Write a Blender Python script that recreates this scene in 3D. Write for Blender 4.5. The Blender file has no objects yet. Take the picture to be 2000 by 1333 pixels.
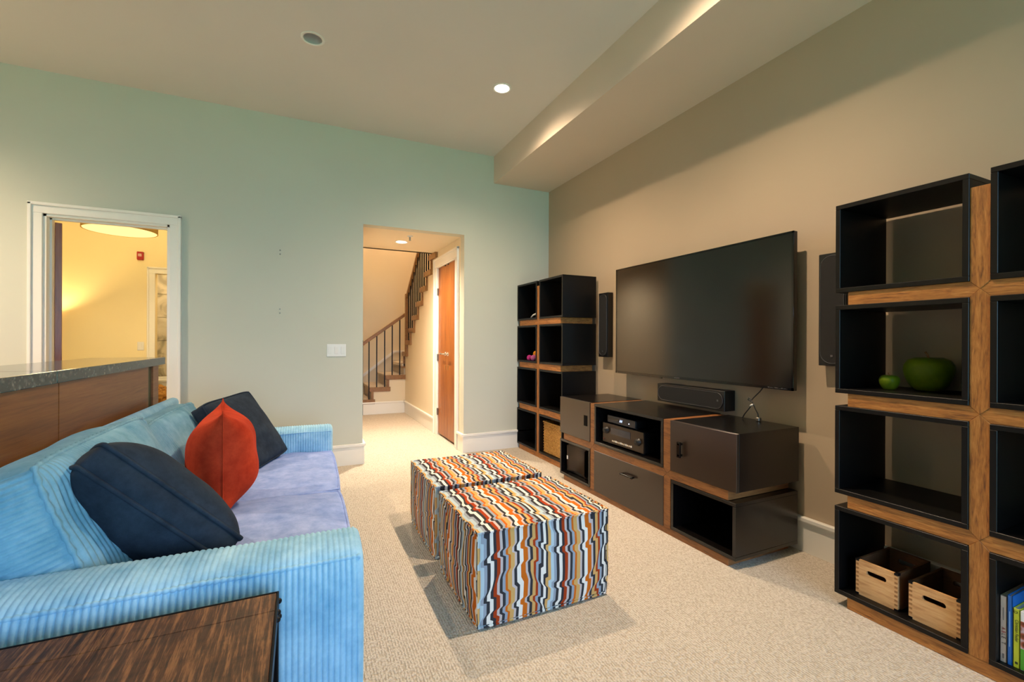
import bpy, bmesh, math, random
from mathutils import Vector, Matrix, noise
from math import pi, sin, cos, radians
S = bpy.context.scene
C = S.collection
random.seed(4)

# ------------------------------------------------------------------ camera
F_PX = 882.25
cam = bpy.data.objects.new('camera', bpy.data.cameras.new('camera')); C.objects.link(cam)
cam.data.sensor_width = 36.0; cam.data.lens = F_PX / 2000 * 36; cam.data.clip_start = 0.02
yaw, pit, rol = radians(25.094), radians(0.027), radians(-0.21)
fw = Vector((sin(yaw)*cos(pit), cos(yaw)*cos(pit), -sin(pit)))
ri0 = Vector((cos(yaw), -sin(yaw), 0)); up0 = ri0.cross(fw)
ri = ri0*cos(rol) - up0*sin(rol); up = ri0*sin(rol) + up0*cos(rol)
cam.matrix_world = Matrix(((ri.x, up.x, -fw.x, 0), (ri.y, up.y, -fw.y, 0), (ri.z, up.z, -fw.z, 1.22), (0, 0, 0, 1)))
S.camera = cam

# ------------------------------------------------------------------ world, sun, exposure
w = bpy.data.worlds.new('world'); S.world = w; w.use_nodes = True
bg = w.node_tree.nodes['Background']
bg.inputs['Color'].default_value = (0.42, 0.66, 1.0, 1); bg.inputs['Strength'].default_value = 9.5
sun = bpy.data.objects.new('sun', bpy.data.lights.new('sun', 'SUN')); C.objects.link(sun)
sun.data.energy = 22.0; sun.data.angle = radians(1); sun.data.color = (1, .96, .88)
sun.rotation_euler = (radians(-42), 0, radians(20))      # shines over the roof onto the lawn behind the camera
vs = S.view_settings
vs.view_transform = 'Standard'; vs.look = 'None'; vs.gamma = 1; vs.use_curve_mapping = False
vs.exposure = 0.0
LAMP = (1.0, 0.745, 0.51)

# ------------------------------------------------------------------ dimensions
YB, XR, ZC = 4.672, 2.664, 3.284          # back wall, right wall, ceiling
YR, XL = -3.3, -3.7                      # wall behind the camera, far left wall

# ------------------------------------------------------------------ helpers
def lin(h):
    v = [int(h[i:i+2], 16)/255 for i in (0, 2, 4)]
    return tuple(x/12.92 if x <= .04045 else ((x+.055)/1.055)**2.4 for x in v) + (1,)

class NT:
    def __init__(s, name):
        s.m = bpy.data.materials.new(name); s.m.use_nodes = True
        s.t = s.m.node_tree; s.b = s.t.nodes['Principled BSDF']
    def n(s, kind, **kw):
        o = s.t.nodes.new(kind)
        for k, v in kw.items():
            if k.startswith('i_'): o.inputs[k[2:].replace('_', ' ')].default_value = v
            else: setattr(o, k, v)
        return o
    def l(s, a, b): s.t.links.new(a, b)
    def mapping(s, scale=(1, 1, 1), coord='Object', rot=(0, 0, 0)):
        c = s.n('ShaderNodeTexCoord'); m = s.n('ShaderNodeMapping')
        m.inputs['Scale'].default_value = scale; m.inputs['Rotation'].default_value = rot
        s.l(c.outputs[coord], m.inputs['Vector']); return m.outputs['Vector']
    def ramp(s, fac, stops, interp='LINEAR'):
        r = s.n('ShaderNodeValToRGB'); e = r.color_ramp; e.interpolation = interp
        while len(e.elements) < len(stops): e.elements.new(0.5)
        for el, (p, c) in zip(e.elements, stops): el.position = p; el.color = c
        s.l(fac, r.inputs['Fac']); return r.outputs['Color']
    def bump(s, h, strength=.3, dist=.01):
        b = s.n('ShaderNodeBump'); b.inputs['Strength'].default_value = strength; b.inputs['Distance'].default_value = dist
        s.l(h, b.inputs['Height']); s.l(b.outputs['Normal'], s.b.inputs['Normal'])

def plain(name, col, rough=.5, metal=0, spec=.5, emit=None, es=0, bumpy=0, bs=300):
    m = NT(name)
    m.b.inputs['Base Color'].default_value = lin(col) if isinstance(col, str) else col
    m.b.inputs['Roughness'].default_value = rough; m.b.inputs['Metallic'].default_value = metal
    m.b.inputs['Specular IOR Level'].default_value = spec
    if emit: m.b.inputs['Emission Color'].default_value = lin(emit); m.b.inputs['Emission Strength'].default_value = es
    if bumpy:
        nz = m.n('ShaderNodeTexNoise', i_Scale=bs, i_Detail=3.0); m.l(m.mapping(), nz.inputs['Vector'])
        m.bump(nz.outputs['Fac'], bumpy, .002)
    return m.m

def wood(name, c1, c2, c3=None, scale=(1, 14, 14), rough=.5, sc=3.0, bump=.15, dist=3.5):
    m = NT(name); v = m.mapping(scale)
    n1 = m.n('ShaderNodeTexNoise', i_Scale=sc, i_Detail=6.0, i_Roughness=.65, i_Distortion=dist*.2); m.l(v, n1.inputs['Vector'])
    n2 = m.n('ShaderNodeTexNoise', i_Scale=sc*4, i_Detail=3.0); m.l(v, n2.inputs['Vector'])
    mx = m.n('ShaderNodeMath', operation='MULTIPLY_ADD'); m.l(n2.outputs['Fac'], mx.inputs[0]); mx.inputs[1].default_value = .35; m.l(n1.outputs['Fac'], mx.inputs[2])
    col = m.ramp(mx.outputs[0], [(.42, lin(c1)), (.68, lin(c2)), (.88, lin(c3 or c2))])
    m.l(col, m.b.inputs['Base Color']); m.b.inputs['Roughness'].default_value = rough
    m.bump(mx.outputs[0], bump, .003)
    return m.m

M = {}
def wallmat(name, col):
    m = NT(name); v = m.mapping()
    n1 = m.n('ShaderNodeTexNoise', i_Scale=1.3, i_Detail=2.0); m.l(v, n1.inputs['Vector'])
    a = lin(col); b = tuple(x*.96 for x in a[:3]) + (1,)
    m.l(m.ramp(n1.outputs['Fac'], [(.3, b), (.7, a)]), m.b.inputs['Base Color'])
    n2 = m.n('ShaderNodeTexNoise', i_Scale=420, i_Detail=2.0); m.l(v, n2.inputs['Vector'])
    m.b.inputs['Roughness'].default_value = .62; m.b.inputs['Specular IOR Level'].default_value = .25
    m.bump(n2.outputs['Fac'], .08, .001); return m.m
M['wall'] = wallmat('wall_paint', 'CDCDBE')
M['ceil'] = wallmat('ceiling_paint', 'DAD5CE'); M['bulk'] = wallmat('bulkhead_paint', 'DACBB9'); M['taupe'] = wallmat('taupe_paint', 'B8A58C')
M['yellow'] = wallmat('cream_paint', 'F2E2B4')
M['hallw'] = wallmat('hall_paint', 'E6D8BC')
M['trim'] = plain('white_trim', 'EDEAE2', .35)

def carpet():
    m = NT('loop_carpet'); v = m.mapping()
    vo = m.n('ShaderNodeTexVoronoi', i_Scale=1.0); m.l(m.mapping((150, 95, 120), rot=(0, 0, radians(4))), vo.inputs['Vector'])
    wv = m.n('ShaderNodeTexWave', i_Scale=28.0, i_Distortion=1.2, i_Detail=2.0, wave_type='BANDS', bands_direction='X'); m.l(v, wv.inputs['Vector'])
    wv.inputs['Detail Scale'].default_value = 3.0
    n1 = m.n('ShaderNodeTexNoise', i_Scale=260, i_Detail=3.0); m.l(v, n1.inputs['Vector'])
    h = m.n('ShaderNodeMath', operation='MULTIPLY_ADD'); m.l(wv.outputs['Fac'], h.inputs[0]); h.inputs[1].default_value = .35
    inv = m.n('ShaderNodeMath', operation='SUBTRACT'); inv.inputs[0].default_value = 1; m.l(vo.outputs['Distance'], inv.inputs[1]); m.l(inv.outputs[0], h.inputs[2])
    c1 = m.ramp(h.outputs[0], [(.35, lin('A39684')), (.95, lin('DDD4C6'))])
    c2 = m.ramp(n1.outputs['Fac'], [(.3, lin('BBAE9C')), (.7, lin('DAD0C2'))])
    mix = m.n('ShaderNodeMix', data_type='RGBA'); mix.inputs['Factor'].default_value = .4
    m.l(c1, mix.inputs[6]); m.l(c2, mix.inputs[7])
    m.l(mix.outputs[2], m.b.inputs['Base Color']); m.b.inputs['Roughness'].default_value = .95
    m.b.inputs['Specular IOR Level'].default_value = .1
    m.bump(h.outputs[0], .8, .005); return m.m
M['carpet'] = carpet()

def fabric(name, c1, c2, scale=9, sheen=.5, rough=.85, fine=500):
    m = NT(name); v = m.mapping()
    n1 = m.n('ShaderNodeTexNoise', i_Scale=scale, i_Detail=6.0, i_Roughness=.7); m.l(v, n1.inputs['Vector'])
    m.l(m.ramp(n1.outputs['Fac'], [(.32, lin(c1)), (.68, lin(c2))]), m.b.inputs['Base Color'])
    m.b.inputs['Roughness'].default_value = rough; m.b.inputs['Specular IOR Level'].default_value = .15
    m.b.inputs['Sheen Weight'].default_value = sheen; m.b.inputs['Sheen Roughness'].default_value = .4
    m.b.inputs['Sheen Tint'].default_value = lin(c2)
    n2 = m.n('ShaderNodeTexNoise', i_Scale=fine, i_Detail=2.0); m.l(v, n2.inputs['Vector'])
    m.bump(n2.outputs['Fac'], .25, .002); return m.m
M['cord'] = fabric('blue_corduroy', '7DB2D2', 'B4DDF2', 7)
M['cushion'] = fabric('blue_corduroy_shade_tint', '6C9EB4', '9AC4D4', 7)  # teal tint puts the shaded look of the back cushions into the colour
M['velvet'] = fabric('blue_velvet', '7E98D4', 'ACBEF0', 13, .6)
M['navy'] = fabric('navy_cotton', '212A36', '303C4A', 14, .25)
M['red'] = fabric('red_velvet', 'A62C14', 'CC4424', 10, .5)

def stripes():
    m = NT('zigzag_stripe_fabric')
    uv = m.n('ShaderNodeUVMap'); uv.uv_map = 'UVMap'
    sp = m.n('ShaderNodeSeparateXYZ'); m.l(uv.outputs['UV'], sp.inputs[0])
    def mth(op, a, b=None, c=None):
        o = m.n('ShaderNodeMath', operation=op)
        for i, x in enumerate((a, b, c)):
            if x is None: continue
            if isinstance(x, (int, float)): o.inputs[i].default_value = x
            else: m.l(x, o.inputs[i])
        return o.outputs[0]
    U, V = sp.outputs[0], sp.outputs[1]
    # jogging edges: short kinks every few centimetres, stepped differently along the stripes
    ph = mth('ADD', mth('MULTIPLY_ADD', V, 7.4, mth('MULTIPLY', mth('SINE', mth('MULTIPLY', V, 31.0)), .16)), mth('ADD', mth('MULTIPLY', mth('SINE', mth('MULTIPLY', U, 12.0)), .38), mth('MULTIPLY', mth('SINE', mth('MULTIPLY_ADD', U, 33.0, 1.0)), .07)))
    fr = mth('FRACT', ph)
    tri = mth('SUBTRACT', 1.0, mth('ABSOLUTE', mth('MULTIPLY_ADD', fr, 2.0, -1.0)))
    kink = mth('MINIMUM', mth('MULTIPLY', mth('MAXIMUM', mth('SUBTRACT', tri, .58), 0.0), 5.0), 1.0)
    ph2 = mth('MULTIPLY_ADD', U, -5.0, mth('MULTIPLY', V, 4.3))
    k2 = mth('SINE', mth('MULTIPLY', ph2, 6.283))
    sh = mth('MULTIPLY_ADD', kink, .0135, mth('MULTIPLY', k2, .001))
    u2 = mth('ADD', U, sh)
    f = mth('FRACT', mth('DIVIDE', u2, .335))
    W, K, O, R_, G, B, T, P = [lin(x) for x in ('EFE8DC', '3A393C', 'CE6A1E', 'A63F1B', '9AA3AE', 'B9CCD2', 'D5A765', 'C9BBB6')]
    seq = [(T, 5), (B, 6), (G, 5), (K, 5), (W, 6), (K, 5), (R_, 6), (P, 4), (K, 5), (G, 5), (O, 4), (T, 7), (P, 4), (K, 5), (W, 7), (O, 8), (P, 4), (K, 5), (T, 6), (R_, 4), (G, 5), (K, 5), (W, 5), (K, 4)]
    tot = sum(x[1] for x in seq); p = 0; st = []
    for c, n in seq: st.append((p/tot, c)); p += n
    m.l(m.ramp(f, st, 'CONSTANT'), m.b.inputs['Base Color'])
    m.b.inputs['Roughness'].default_value = .9; m.b.inputs['Specular IOR Level'].default_value = .1
    nz = m.n('ShaderNodeTexNoise', i_Scale=600.0); m.l(m.mapping(), nz.inputs['Vector']); m.bump(nz.outputs['Fac'], .2, .002)
    return m.m
M['stripe'] = stripes()
M['black'] = plain('espresso_lacquer', '060504', .42, spec=.3)
M['blackin'] = M['black']
M['espresso'] = plain('espresso_door', '2B1D14', .3, spec=.8); M['console'] = plain('console_lacquer', '0A0706', .27, spec=.6)
M['shelfwood'] = wood('oak_shelf', '5C3414', 'A4682C', 'BC8040', (10, 5, 52), .55, 1.6, .3)
M['shelfpost'] = wood('oak_post', '5C3414', 'A4682C', 'BC8040', (40, 52, 6), .55, 1.6, .3)
M['mediawood'] = wood('walnut_frame', '55331A', '87562C', '966434', (3, 3, 20), .45, 2.2)
M['panel'] = wood('counter_veneer', '663A18', '865226', '90602E', (10, 1.2, 26), .4, 1.6, .05)
M['doorwood'] = wood('cherry_door', '6C3612', '94541E', 'A0622A', (9, 9, .8), .35, 2.0, .05)
M['stairwood'] = wood('stair_oak', '6A4622', '8C6334', None, (8, 3, 8), .4, 3)
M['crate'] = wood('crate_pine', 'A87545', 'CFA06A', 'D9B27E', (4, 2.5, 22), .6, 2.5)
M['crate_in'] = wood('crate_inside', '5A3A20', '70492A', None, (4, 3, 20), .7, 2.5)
M['iron'] = plain('black_iron', '17181B', .45, .7)
M['chrome'] = plain('chrome', 'C8C8C4', .15, 1)
M['steel'] = plain('brushed_steel', '8E8B84', .3, 1)
M['plastic'] = plain('black_plastic', '0C0C0D', .4)
M['screen'] = plain('dark_screen', '070605', .14, 0, .5); M['screen'].node_tree.nodes['Principled BSDF'].inputs['IOR'].default_value = 1.65
M['gloss'] = plain('gloss_black', '080808', .12)
M['grille'] = plain('speaker_grille', '111113', .8, bumpy=.4, bs=900)
M['ring'] = plain('silver_ring', '6C6C70', .3, .8)
M['white'] = plain('white_plastic', 'E8E6DF', .4)
M['satin'] = plain('satin_reflector', 'D5D8D6', .35, .3)
def granite():
    m = NT('granite'); v = m.mapping()
    n1 = m.n('ShaderNodeTexVoronoi', i_Scale=52.0); m.l(v, n1.inputs['Vector'])
    n2 = m.n('ShaderNodeTexNoise', i_Scale=38.0, i_Detail=5.0); m.l(v, n2.inputs['Vector'])
    a = m.ramp(n2.outputs['Fac'], [(.38, lin('222524')), (.55, lin('4C4F4A')), (.7, lin('85857A'))])
    b = m.ramp(n1.outputs['Distance'], [(.05, lin('8C8C80')), (.3, lin('4A4D48')), (.55, lin('1C1F1F'))])
    x = m.n('ShaderNodeMix', data_type='RGBA'); x.inputs['Factor'].default_value = .5
    m.l(a, x.inputs[6]); m.l(b, x.inputs[7]); m.l(x.outputs[2], m.b.inputs['Base Color'])
    m.b.inputs['Roughness'].default_value = .12; return m.m
M['granite'] = granite()
def sawn():
    m = NT('rough_sawn_top'); v = m.mapping((46, 2.6, 2), rot=(0, 0, radians(5)))
    n1 = m.n('ShaderNodeTexNoise', i_Scale=2.6, i_Detail=6.0, i_Roughness=.75, i_Distortion=.25); m.l(v, n1.inputs['Vector'])
    v2 = m.mapping((2, 9, 2)); n2 = m.n('ShaderNodeTexNoise', i_Scale=3.0, i_Detail=5.0, i_Distortion=1.2); m.l(v2, n2.inputs['Vector'])
    a = m.ramp(n1.outputs['Fac'], [(.40, lin('1A0F08')), (.5, lin('4E301B')), (.61, lin('9A6A42'))])
    b = m.ramp(n2.outputs['Fac'], [(.3, lin('2A170C')), (.6, lin('6E4528'))])
    x = m.n('ShaderNodeMix', data_type='RGBA', blend_type='MIX'); x.inputs['Factor'].default_value = .3
    m.l(a, x.inputs[6]); m.l(b, x.inputs[7]); m.l(x.outputs[2], m.b.inputs['Base Color'])
    m.b.inputs['Roughness'].default_value = .5; m.bump(n1.outputs['Fac'], .4, .004); return m.m
M['sawn'] = sawn()
def marble():
    m = NT('bath_marble'); v = m.mapping()
    n = m.n('ShaderNodeTexNoise', i_Scale=4.0, i_Detail=7.0, i_Distortion=1.6); m.l(v, n.inputs['Vector'])
    m.l(m.ramp(n.outputs['Fac'], [(.35, lin('9C9684')), (.5, lin('CFC7B2')), (.7, lin('DED8C8'))]), m.b.inputs['Base Color'])
    m.b.inputs['Roughness'].default_value = .2; return m.m
M['marble'] = marble()
def wick():
    m = NT('water_hyacinth'); v = m.mapping((60, 60, 18))
    n = m.n('ShaderNodeTexNoise', i_Scale=2.0, i_Detail=4.0); m.l(v, n.inputs['Vector'])
    m.l(m.ramp(n.outputs['Fac'], [(.3, lin('9A6A2C')), (.7, lin('D9AC62'))]), m.b.inputs['Base Color'])
    m.b.inputs['Roughness'].default_value = .7; return m.m
M['wicker'] = wick()
M['apple'] = fabric('apple_green', '4E6610', '7C8C1A', 4, 0, .35, 80)
M['grass'] = plain('lawn_grass', (.13, .40, .21, 1), .9)
M['lens'] = plain('lit_lens', 'FFFFFF', .3, emit='FFF2DC', es=40)
M['shade'] = plain('lamp_diffuser', 'F4E2B8', .5, emit='FFDF9A', es=1.1)

W = {}
def thing(name, label, cat, loc=(0, 0, 0), rotz=0, group=None):
    o = bpy.data.objects.new(name, None); C.objects.link(o); o.empty_display_size = .05
    o.location = loc; o.rotation_euler = (0, 0, rotz)
    o['label'] = label; o['category'] = cat
    if group: o['group'] = group
    W[o] = Matrix.Translation(loc) @ Matrix.Rotation(rotz, 4, 'Z')
    return o
def tag(o, label, cat, group=None):
    o['label'] = label; o['category'] = cat
    if group: o['group'] = group
    return o
def obj(name, bm, mat, parent=None, smooth=False, local=False):
    """link bm as one mesh object; bm is in world space unless local, and is moved into its parent's frame"""
    me = bpy.data.meshes.new(name)
    if parent is not None and not local: bm.transform(W[parent].inverted())
    bm.normal_update(); bm.to_mesh(me); bm.free()
    if smooth:
        me.polygons.foreach_set('use_smooth', [True]*len(me.polygons))
    for m in (mat if isinstance(mat, (list, tuple)) else [mat]): me.materials.append(m)
    o = bpy.data.objects.new(name, me); C.objects.link(o)
    if parent is not None: o.parent = parent; W[o] = W[parent]
    else: W[o] = Matrix.Identity(4)
    return o
def struct(name, bm, mat, label=None, parent=None):
    o = obj(name, bm, mat, parent)
    if parent is None:
        o['kind'] = 'structure'
        o['label'] = label or name.replace('_', ' '); 
    return o
def base(o):
    """move a one-mesh thing's origin to the base of its bounds"""
    vs_ = [v.co for v in o.data.vertices]
    c = Vector(((min(v.x for v in vs_)+max(v.x for v in vs_))/2, (min(v.y for v in vs_)+max(v.y for v in vs_))/2, min(v.z for v in vs_)))
    o.data.transform(Matrix.Translation(-c)); o.location = c; W[o] = Matrix.Translation(c)
    return o

def box(x0, x1, y0, y1, z0, z1, bev=0, seg=1, bm=None):
    b = bmesh.new()
    v = [b.verts.new((x, y, z)) for x in sorted((x0, x1)) for y in sorted((y0, y1)) for z in sorted((z0, z1))]
    for f in ((0, 1, 3, 2), (4, 6, 7, 5), (0, 4, 5, 1), (2, 3, 7, 6), (0, 2, 6, 4), (1, 5, 7, 3)): b.faces.new([v[i] for i in f])
    if bev: bmesh.ops.bevel(b, geom=list(b.edges), offset=bev, segments=seg, affect='EDGES', profile=.5)
    if bm is None: return b
    merge(bm, b); return bm
def merge(bm, b):
    me = bpy.data.meshes.new('tmp'); b.to_mesh(me); b.free(); bm.from_mesh(me); bpy.data.meshes.remove(me)
    return bm
def boxes(lst, bev=0):
    bm = bmesh.new()
    for a in lst: box(*a, bev=bev, bm=bm)
    return bm
def prism(poly, axis, a, b_, bev=0):
    """extrude a 2D polygon: axis 'x' poly=(y,z), 'y' poly=(x,z), 'z' poly=(x,y)"""
    bm = bmesh.new()
    def P(p, t): return {'x': (t, p[0], p[1]), 'y': (p[0], t, p[1]), 'z': (p[0], p[1], t)}[axis]
    lo = [bm.verts.new(P(p, a)) for p in poly]; hi = [bm.verts.new(P(p, b_)) for p in poly]
    n = len(poly)
    bm.faces.new(lo); bm.faces.new(hi[::-1])
    for i in range(n): bm.faces.new((lo[i], hi[i], hi[(i+1) % n], lo[(i+1) % n]))
    bmesh.ops.recalc_face_normals(bm, faces=list(bm.faces))
    if bev: bmesh.ops.bevel(bm, geom=list(bm.edges), offset=bev, segments=1, affect='EDGES')
    return bm
def tube(pts, r, n=8, closed=False, bm=None, cap=True):
    b = bmesh.new(); pts = [Vector(p) for p in pts]; m = len(pts); rings = []
    ref = None
    for i, p in enumerate(pts):
        t = (pts[(i+1) % m] - pts[i-1]) if closed else (pts[min(i+1, m-1)] - pts[max(i-1, 0)])
        t.normalize()
        if ref is None: ref = t.orthogonal().normalized()
        ref = (ref - t*ref.dot(t)).normalized(); bi = t.cross(ref)
        rr = r[i] if isinstance(r, (list, tuple)) else r
        rings.append([b.verts.new(p + (ref*cos(2*pi*k/n) + bi*sin(2*pi*k/n))*rr) for k in range(n)])
    for i in range(m if closed else m-1):
        A, B = rings[i], rings[(i+1) % m]
        for k in range(n): b.faces.new((A[k], A[(k+1) % n], B[(k+1) % n], B[k]))
    if cap and not closed: b.faces.new(rings[0][::-1]); b.faces.new(rings[-1])
    if bm is None: return b
    merge(bm, b); return bm
def lathe(prof, c, n=32, axis='z', bm=None):
    b = bmesh.new(); c = Vector(c); rings = []
    for r, h in prof:
        ring = []
        for k in range(n):
            a = 2*pi*k/n
            d = {'z': (r*cos(a), r*sin(a), h), 'x': (h, r*cos(a), r*sin(a)), 'y': (r*sin(a), h, r*cos(a))}[axis]
            ring.append(b.verts.new(c + Vector(d)))
        rings.append(ring)
    for A, B in zip(rings, rings[1:]):
        for k in range(n): b.faces.new((A[k], A[(k+1) % n], B[(k+1) % n], B[k]))
    bmesh.ops.remove_doubles(b, verts=list(b.verts), dist=1e-6)
    bmesh.ops.recalc_face_normals(b, faces=list(b.faces))
    if bm is None: return b
    merge(bm, b); return bm
def rrect(w_, h_, r, n=8):
    pts = []
    for cx, cy, a0 in ((w_/2-r, h_/2-r, 0), (-w_/2+r, h_/2-r, 90), (-w_/2+r, -h_/2+r, 180), (w_/2-r, -h_/2+r, 270)):
        for k in range(n+1):
            a = radians(a0 + 90*k/n); pts.append((cx+r*cos(a), cy+r*sin(a)))
    return pts
def text(name, s, size, mat, M4, parent):
    cu = bpy.data.curves.new(name, 'FONT'); cu.body = s; cu.size = size; cu.extrude = .0002; cu.align_x = 'CENTER'; cu.align_y = 'CENTER'
    o = bpy.data.objects.new(name, cu); C.objects.link(o)
    me = bpy.data.meshes.new_from_object(o.evaluated_get(bpy.context.evaluated_depsgraph_get()))
    bpy.data.objects.remove(o); bpy.data.curves.remove(cu)
    bm = bmesh.new(); bm.from_mesh(me); bpy.data.meshes.remove(me); bm.transform(M4)
    return obj(name, bm, mat, parent)
def frame(o, x, y):
    """matrix with columns x, y, x×y and origin o"""
    x = Vector(x).normalized(); z = x.cross(Vector(y)).normalized(); y = z.cross(x)
    return Matrix(((x.x, y.x, z.x, o[0]), (x.y, y.y, z.y, o[1]), (x.z, y.z, z.z, o[2]), (0, 0, 0, 1)))

def soft(Wd, Dp, b, T, nu=24, nv=24, nb=5, corner=.08, pin=0, sb=0, amp=.0, freq=4, seed=0, rib=None, ribamp=.003, siderib=None, e=.55, sag=0, hole=None):
    """stuffed cushion, face +Z: Wd x Dp outline, side wall 2b high, crown T.  rib/siderib: (axis, pitch)"""
    bm = bmesh.new(); sd = Vector((seed*7.3, seed*3.1, seed*1.7))
    def outline(u, v):
        k = 1 - corner*(u*u*v*v)**2
        x = Wd/2*u*k*(1 - pin*(1-v*v)*u*u); y = Dp/2*v*k*(1 - pin*(1-u*u)*v*v)
        return x, y
    def height(u, v, s):
        x, y = outline(u, v)
        c = max(0, (1-abs(u)**2.6)*(1-abs(v)**2.6))**e
        h = b + T*c + amp*noise.noise(Vector((x*freq, y*freq, s*2.0)) + sd)*min(1, c*2.2) - sag*c*max(0, v)
        if rib and s > 0:
            t = (x if rib[0] == 0 else y) + .004*noise.noise(Vector((x*6, y*6, 0)) + sd)
            h += ribamp*(abs(sin(pi*t/rib[1]))**.6)*min(1, c*3 + .3)
        return x, y, s*h
    top = [[bm.verts.new(height(-1+2*i/nu, -1+2*j/nv, 1)) for j in range(nv+1)] for i in range(nu+1)]
    bot = [[bm.verts.new(height(-1+2*i/nu, -1+2*j/nv, -1)) for j in range(nv+1)] for i in range(nu+1)]
    for i in range(nu):
        for j in range(nv):
            bm.faces.new((top[i][j], top[i+1][j], top[i+1][j+1], top[i][j+1]))
            bm.faces.new((bot[i][j], bot[i][j+1], bot[i+1][j+1], bot[i+1][j]))
    ring = [(i, 0) for i in range(nu)] + [(nu, j) for j in range(nv)] + [(i, nv) for i in range(nu, 0, -1)] + [(0, j) for j in range(nv, 0, -1)]
    rt = [top[i][j] for i, j in ring]; rb = [bot[i][j] for i, j in ring]; n = len(ring)
    if b > 0:
        prev = rt
        for k in range(1, nb+1):
            t = 1 - 2*k/nb
            if k == nb: cur = rb
            else:
                cur = []
                for q, (i, j) in enumerate(ring):
                    u, v = -1+2*i/nu, -1+2*j/nv
                    x, y = outline(u, v); nx = u if abs(u) > .999 else 0; ny = v if abs(v) > .999 else 0
                    o = sb*(1-t*t)*max(0, (1 - (u*v)**6))
                    if siderib:
                        cc = {0: x, 1: y, 2: t*b}[siderib[0]] if not (siderib[0] == 0 and nx and not ny) else y
                        o += ribamp*abs(sin(pi*cc/siderib[1]))
                    o += amp*.5*noise.noise(Vector((x*freq, y*freq, t*b*freq)) + sd)
                    cur.append(bm.verts.new((x+nx*o, y+ny*o, t*b)))
            for q in range(n):
                bm.faces.new((prev[q], cur[q], cur[(q+1) % n], prev[(q+1) % n]))
            prev = cur
    else:
        bmesh.ops.weld_verts(bm, targetmap={a: c for a, c in zip(rb, rt)})
    bmesh.ops.recalc_face_normals(bm, faces=list(bm.faces))
    rim = [outline(-1+2*i/nu, -1+2*j/nv) for i, j in ring]
    return bm, rim

# ================================================================== the setting
struct('floor', box(XL-.1, XR+.15, YR-.1, 9.8, -.12, 0), M['carpet'], 'beige loop-pile carpet covering the whole floor')
Z2 = 5.3
struct('wall_back', boxes([(XL, -1.79, YB, YB+.12, 0, 3.45), (-1.79, -.998, YB, YB+.12, 2.185, 3.45), (-.998, .559, YB, YB+.12, 0, 3.45),
    (.439, .559, YB, YB+.12, 3.45, Z2), (.559, 1.61, YB, YB+.12, 2.371, Z2), (1.61, XR+.15, YB, YB+.12, 0, Z2)]), M['wall'], 'pale back wall with a doorway and a wide hall opening')
struct('wall_right', box(XR, XR+.15, YR-.1, 9.8, 0, Z2), M['taupe'], 'beige right wall behind the television')
struct('wall_left', box(XL-.12, XL, YR-.1, 9.8, 0, 3.45), M['wall'], 'far left wall')
WX0, WX1, WZ0, WZ1 = -.9, 2.6, .12, 2.85
struct('wall_rear', boxes([(XL, WX0, YR-.12, YR, 0, 3.45), (WX1, XR+.15, YR-.12, YR, 0, 3.45), (WX0, WX1, YR-.12, YR, 0, WZ0), (WX0, WX1, YR-.12, YR, WZ1, 3.45)]), M['wall'], 'rear wall with a wide window')
wf = boxes([(WX0, WX0+.06, YR-.1, YR-.03, WZ0, WZ1), (WX1-.06, WX1, YR-.1, YR-.03, WZ0, WZ1), (WX0, WX1, YR-.1, YR-.03, WZ0, WZ0+.06), (WX0, WX1, YR-.1, YR-.03, WZ1-.06, WZ1)]
    + [(WX0+(WX1-WX0)*k/3-.025, WX0+(WX1-WX0)*k/3+.025, YR-.09, YR-.04, WZ0, WZ1) for k in (1, 2)])
struct('window_1', wf, M['trim'], 'white framed window in the rear wall')
pl = bpy.data.lights.new('window_portal', 'AREA'); pl.shape = 'RECTANGLE'; pl.size = WX1-WX0; pl.size_y = WZ1-WZ0; pl.cycles.is_portal = True
po = bpy.data.objects.new('window_portal', pl); C.objects.link(po); po.location = ((WX0+WX1)/2, YR-.12, (WZ0+WZ1)/2); po.rotation_euler = (radians(90), 0, 0)
struct('floor_lawn', box(-30, 30, -45, YR-.3, -.6, -.4), M['grass'], 'green lawn outside the rear window')

GX, GY = (-2.75, -1.34, .07, 1.485), (1.69, 3.382)
def holed(x0, x1, y0, y1, z, holes, r=.062, s=.11, n=32):
    bm = bmesh.new()
    xs = sorted({x0, x1} | {h[0]+d for h in holes for d in (-s, s)}); ys = sorted({y0, y1} | {h[1]+d for h in holes for d in (-s, s)})
    for a, b in zip(xs, xs[1:]):
        for c, d in zip(ys, ys[1:]):
            h = [h for h in holes if a < h[0] < b and c < h[1] < d]
            if not h:
                bm.faces.new([bm.verts.new(p) for p in ((a, c, z), (a, d, z), (b, d, z), (b, c, z))]); continue
            cx, cy = h[0]; inn, out = [], []
            for k in range(n):
                t = 2*pi*k/n; ux, uy = cos(t), sin(t); q = s/max(abs(ux), abs(uy))
                inn.append(bm.verts.new((cx+ux*r, cy+uy*r, z))); out.append(bm.verts.new((cx+ux*q, cy+uy*q, z)))
            for k in range(n): bm.faces.new((inn[k], inn[(k+1) % n], out[(k+1) % n], out[k]))
    bmesh.ops.remove_doubles(bm, verts=list(bm.verts), dist=1e-5)
    bmesh.ops.recalc_face_normals(bm, faces=list(bm.faces))
    return bm
HOLES = [(x, y) for x in GX for y in GY]
cb = holed(XL, XR+.01, YR, YB+.01, ZC, HOLES); box(XL-.12, XR+.15, YR-.12, YB+.12, ZC+.16, ZC+.3, bm=cb)
struct('ceiling', cb, M['ceil'], 'off-white flat ceiling with recessed downlights')
struct('ceiling_bulkhead', box(1.957, XR, YR, YB, 2.984, ZC), M['bulk'], 'boxed-in bulkhead beam running along the top of the right wall')

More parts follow.
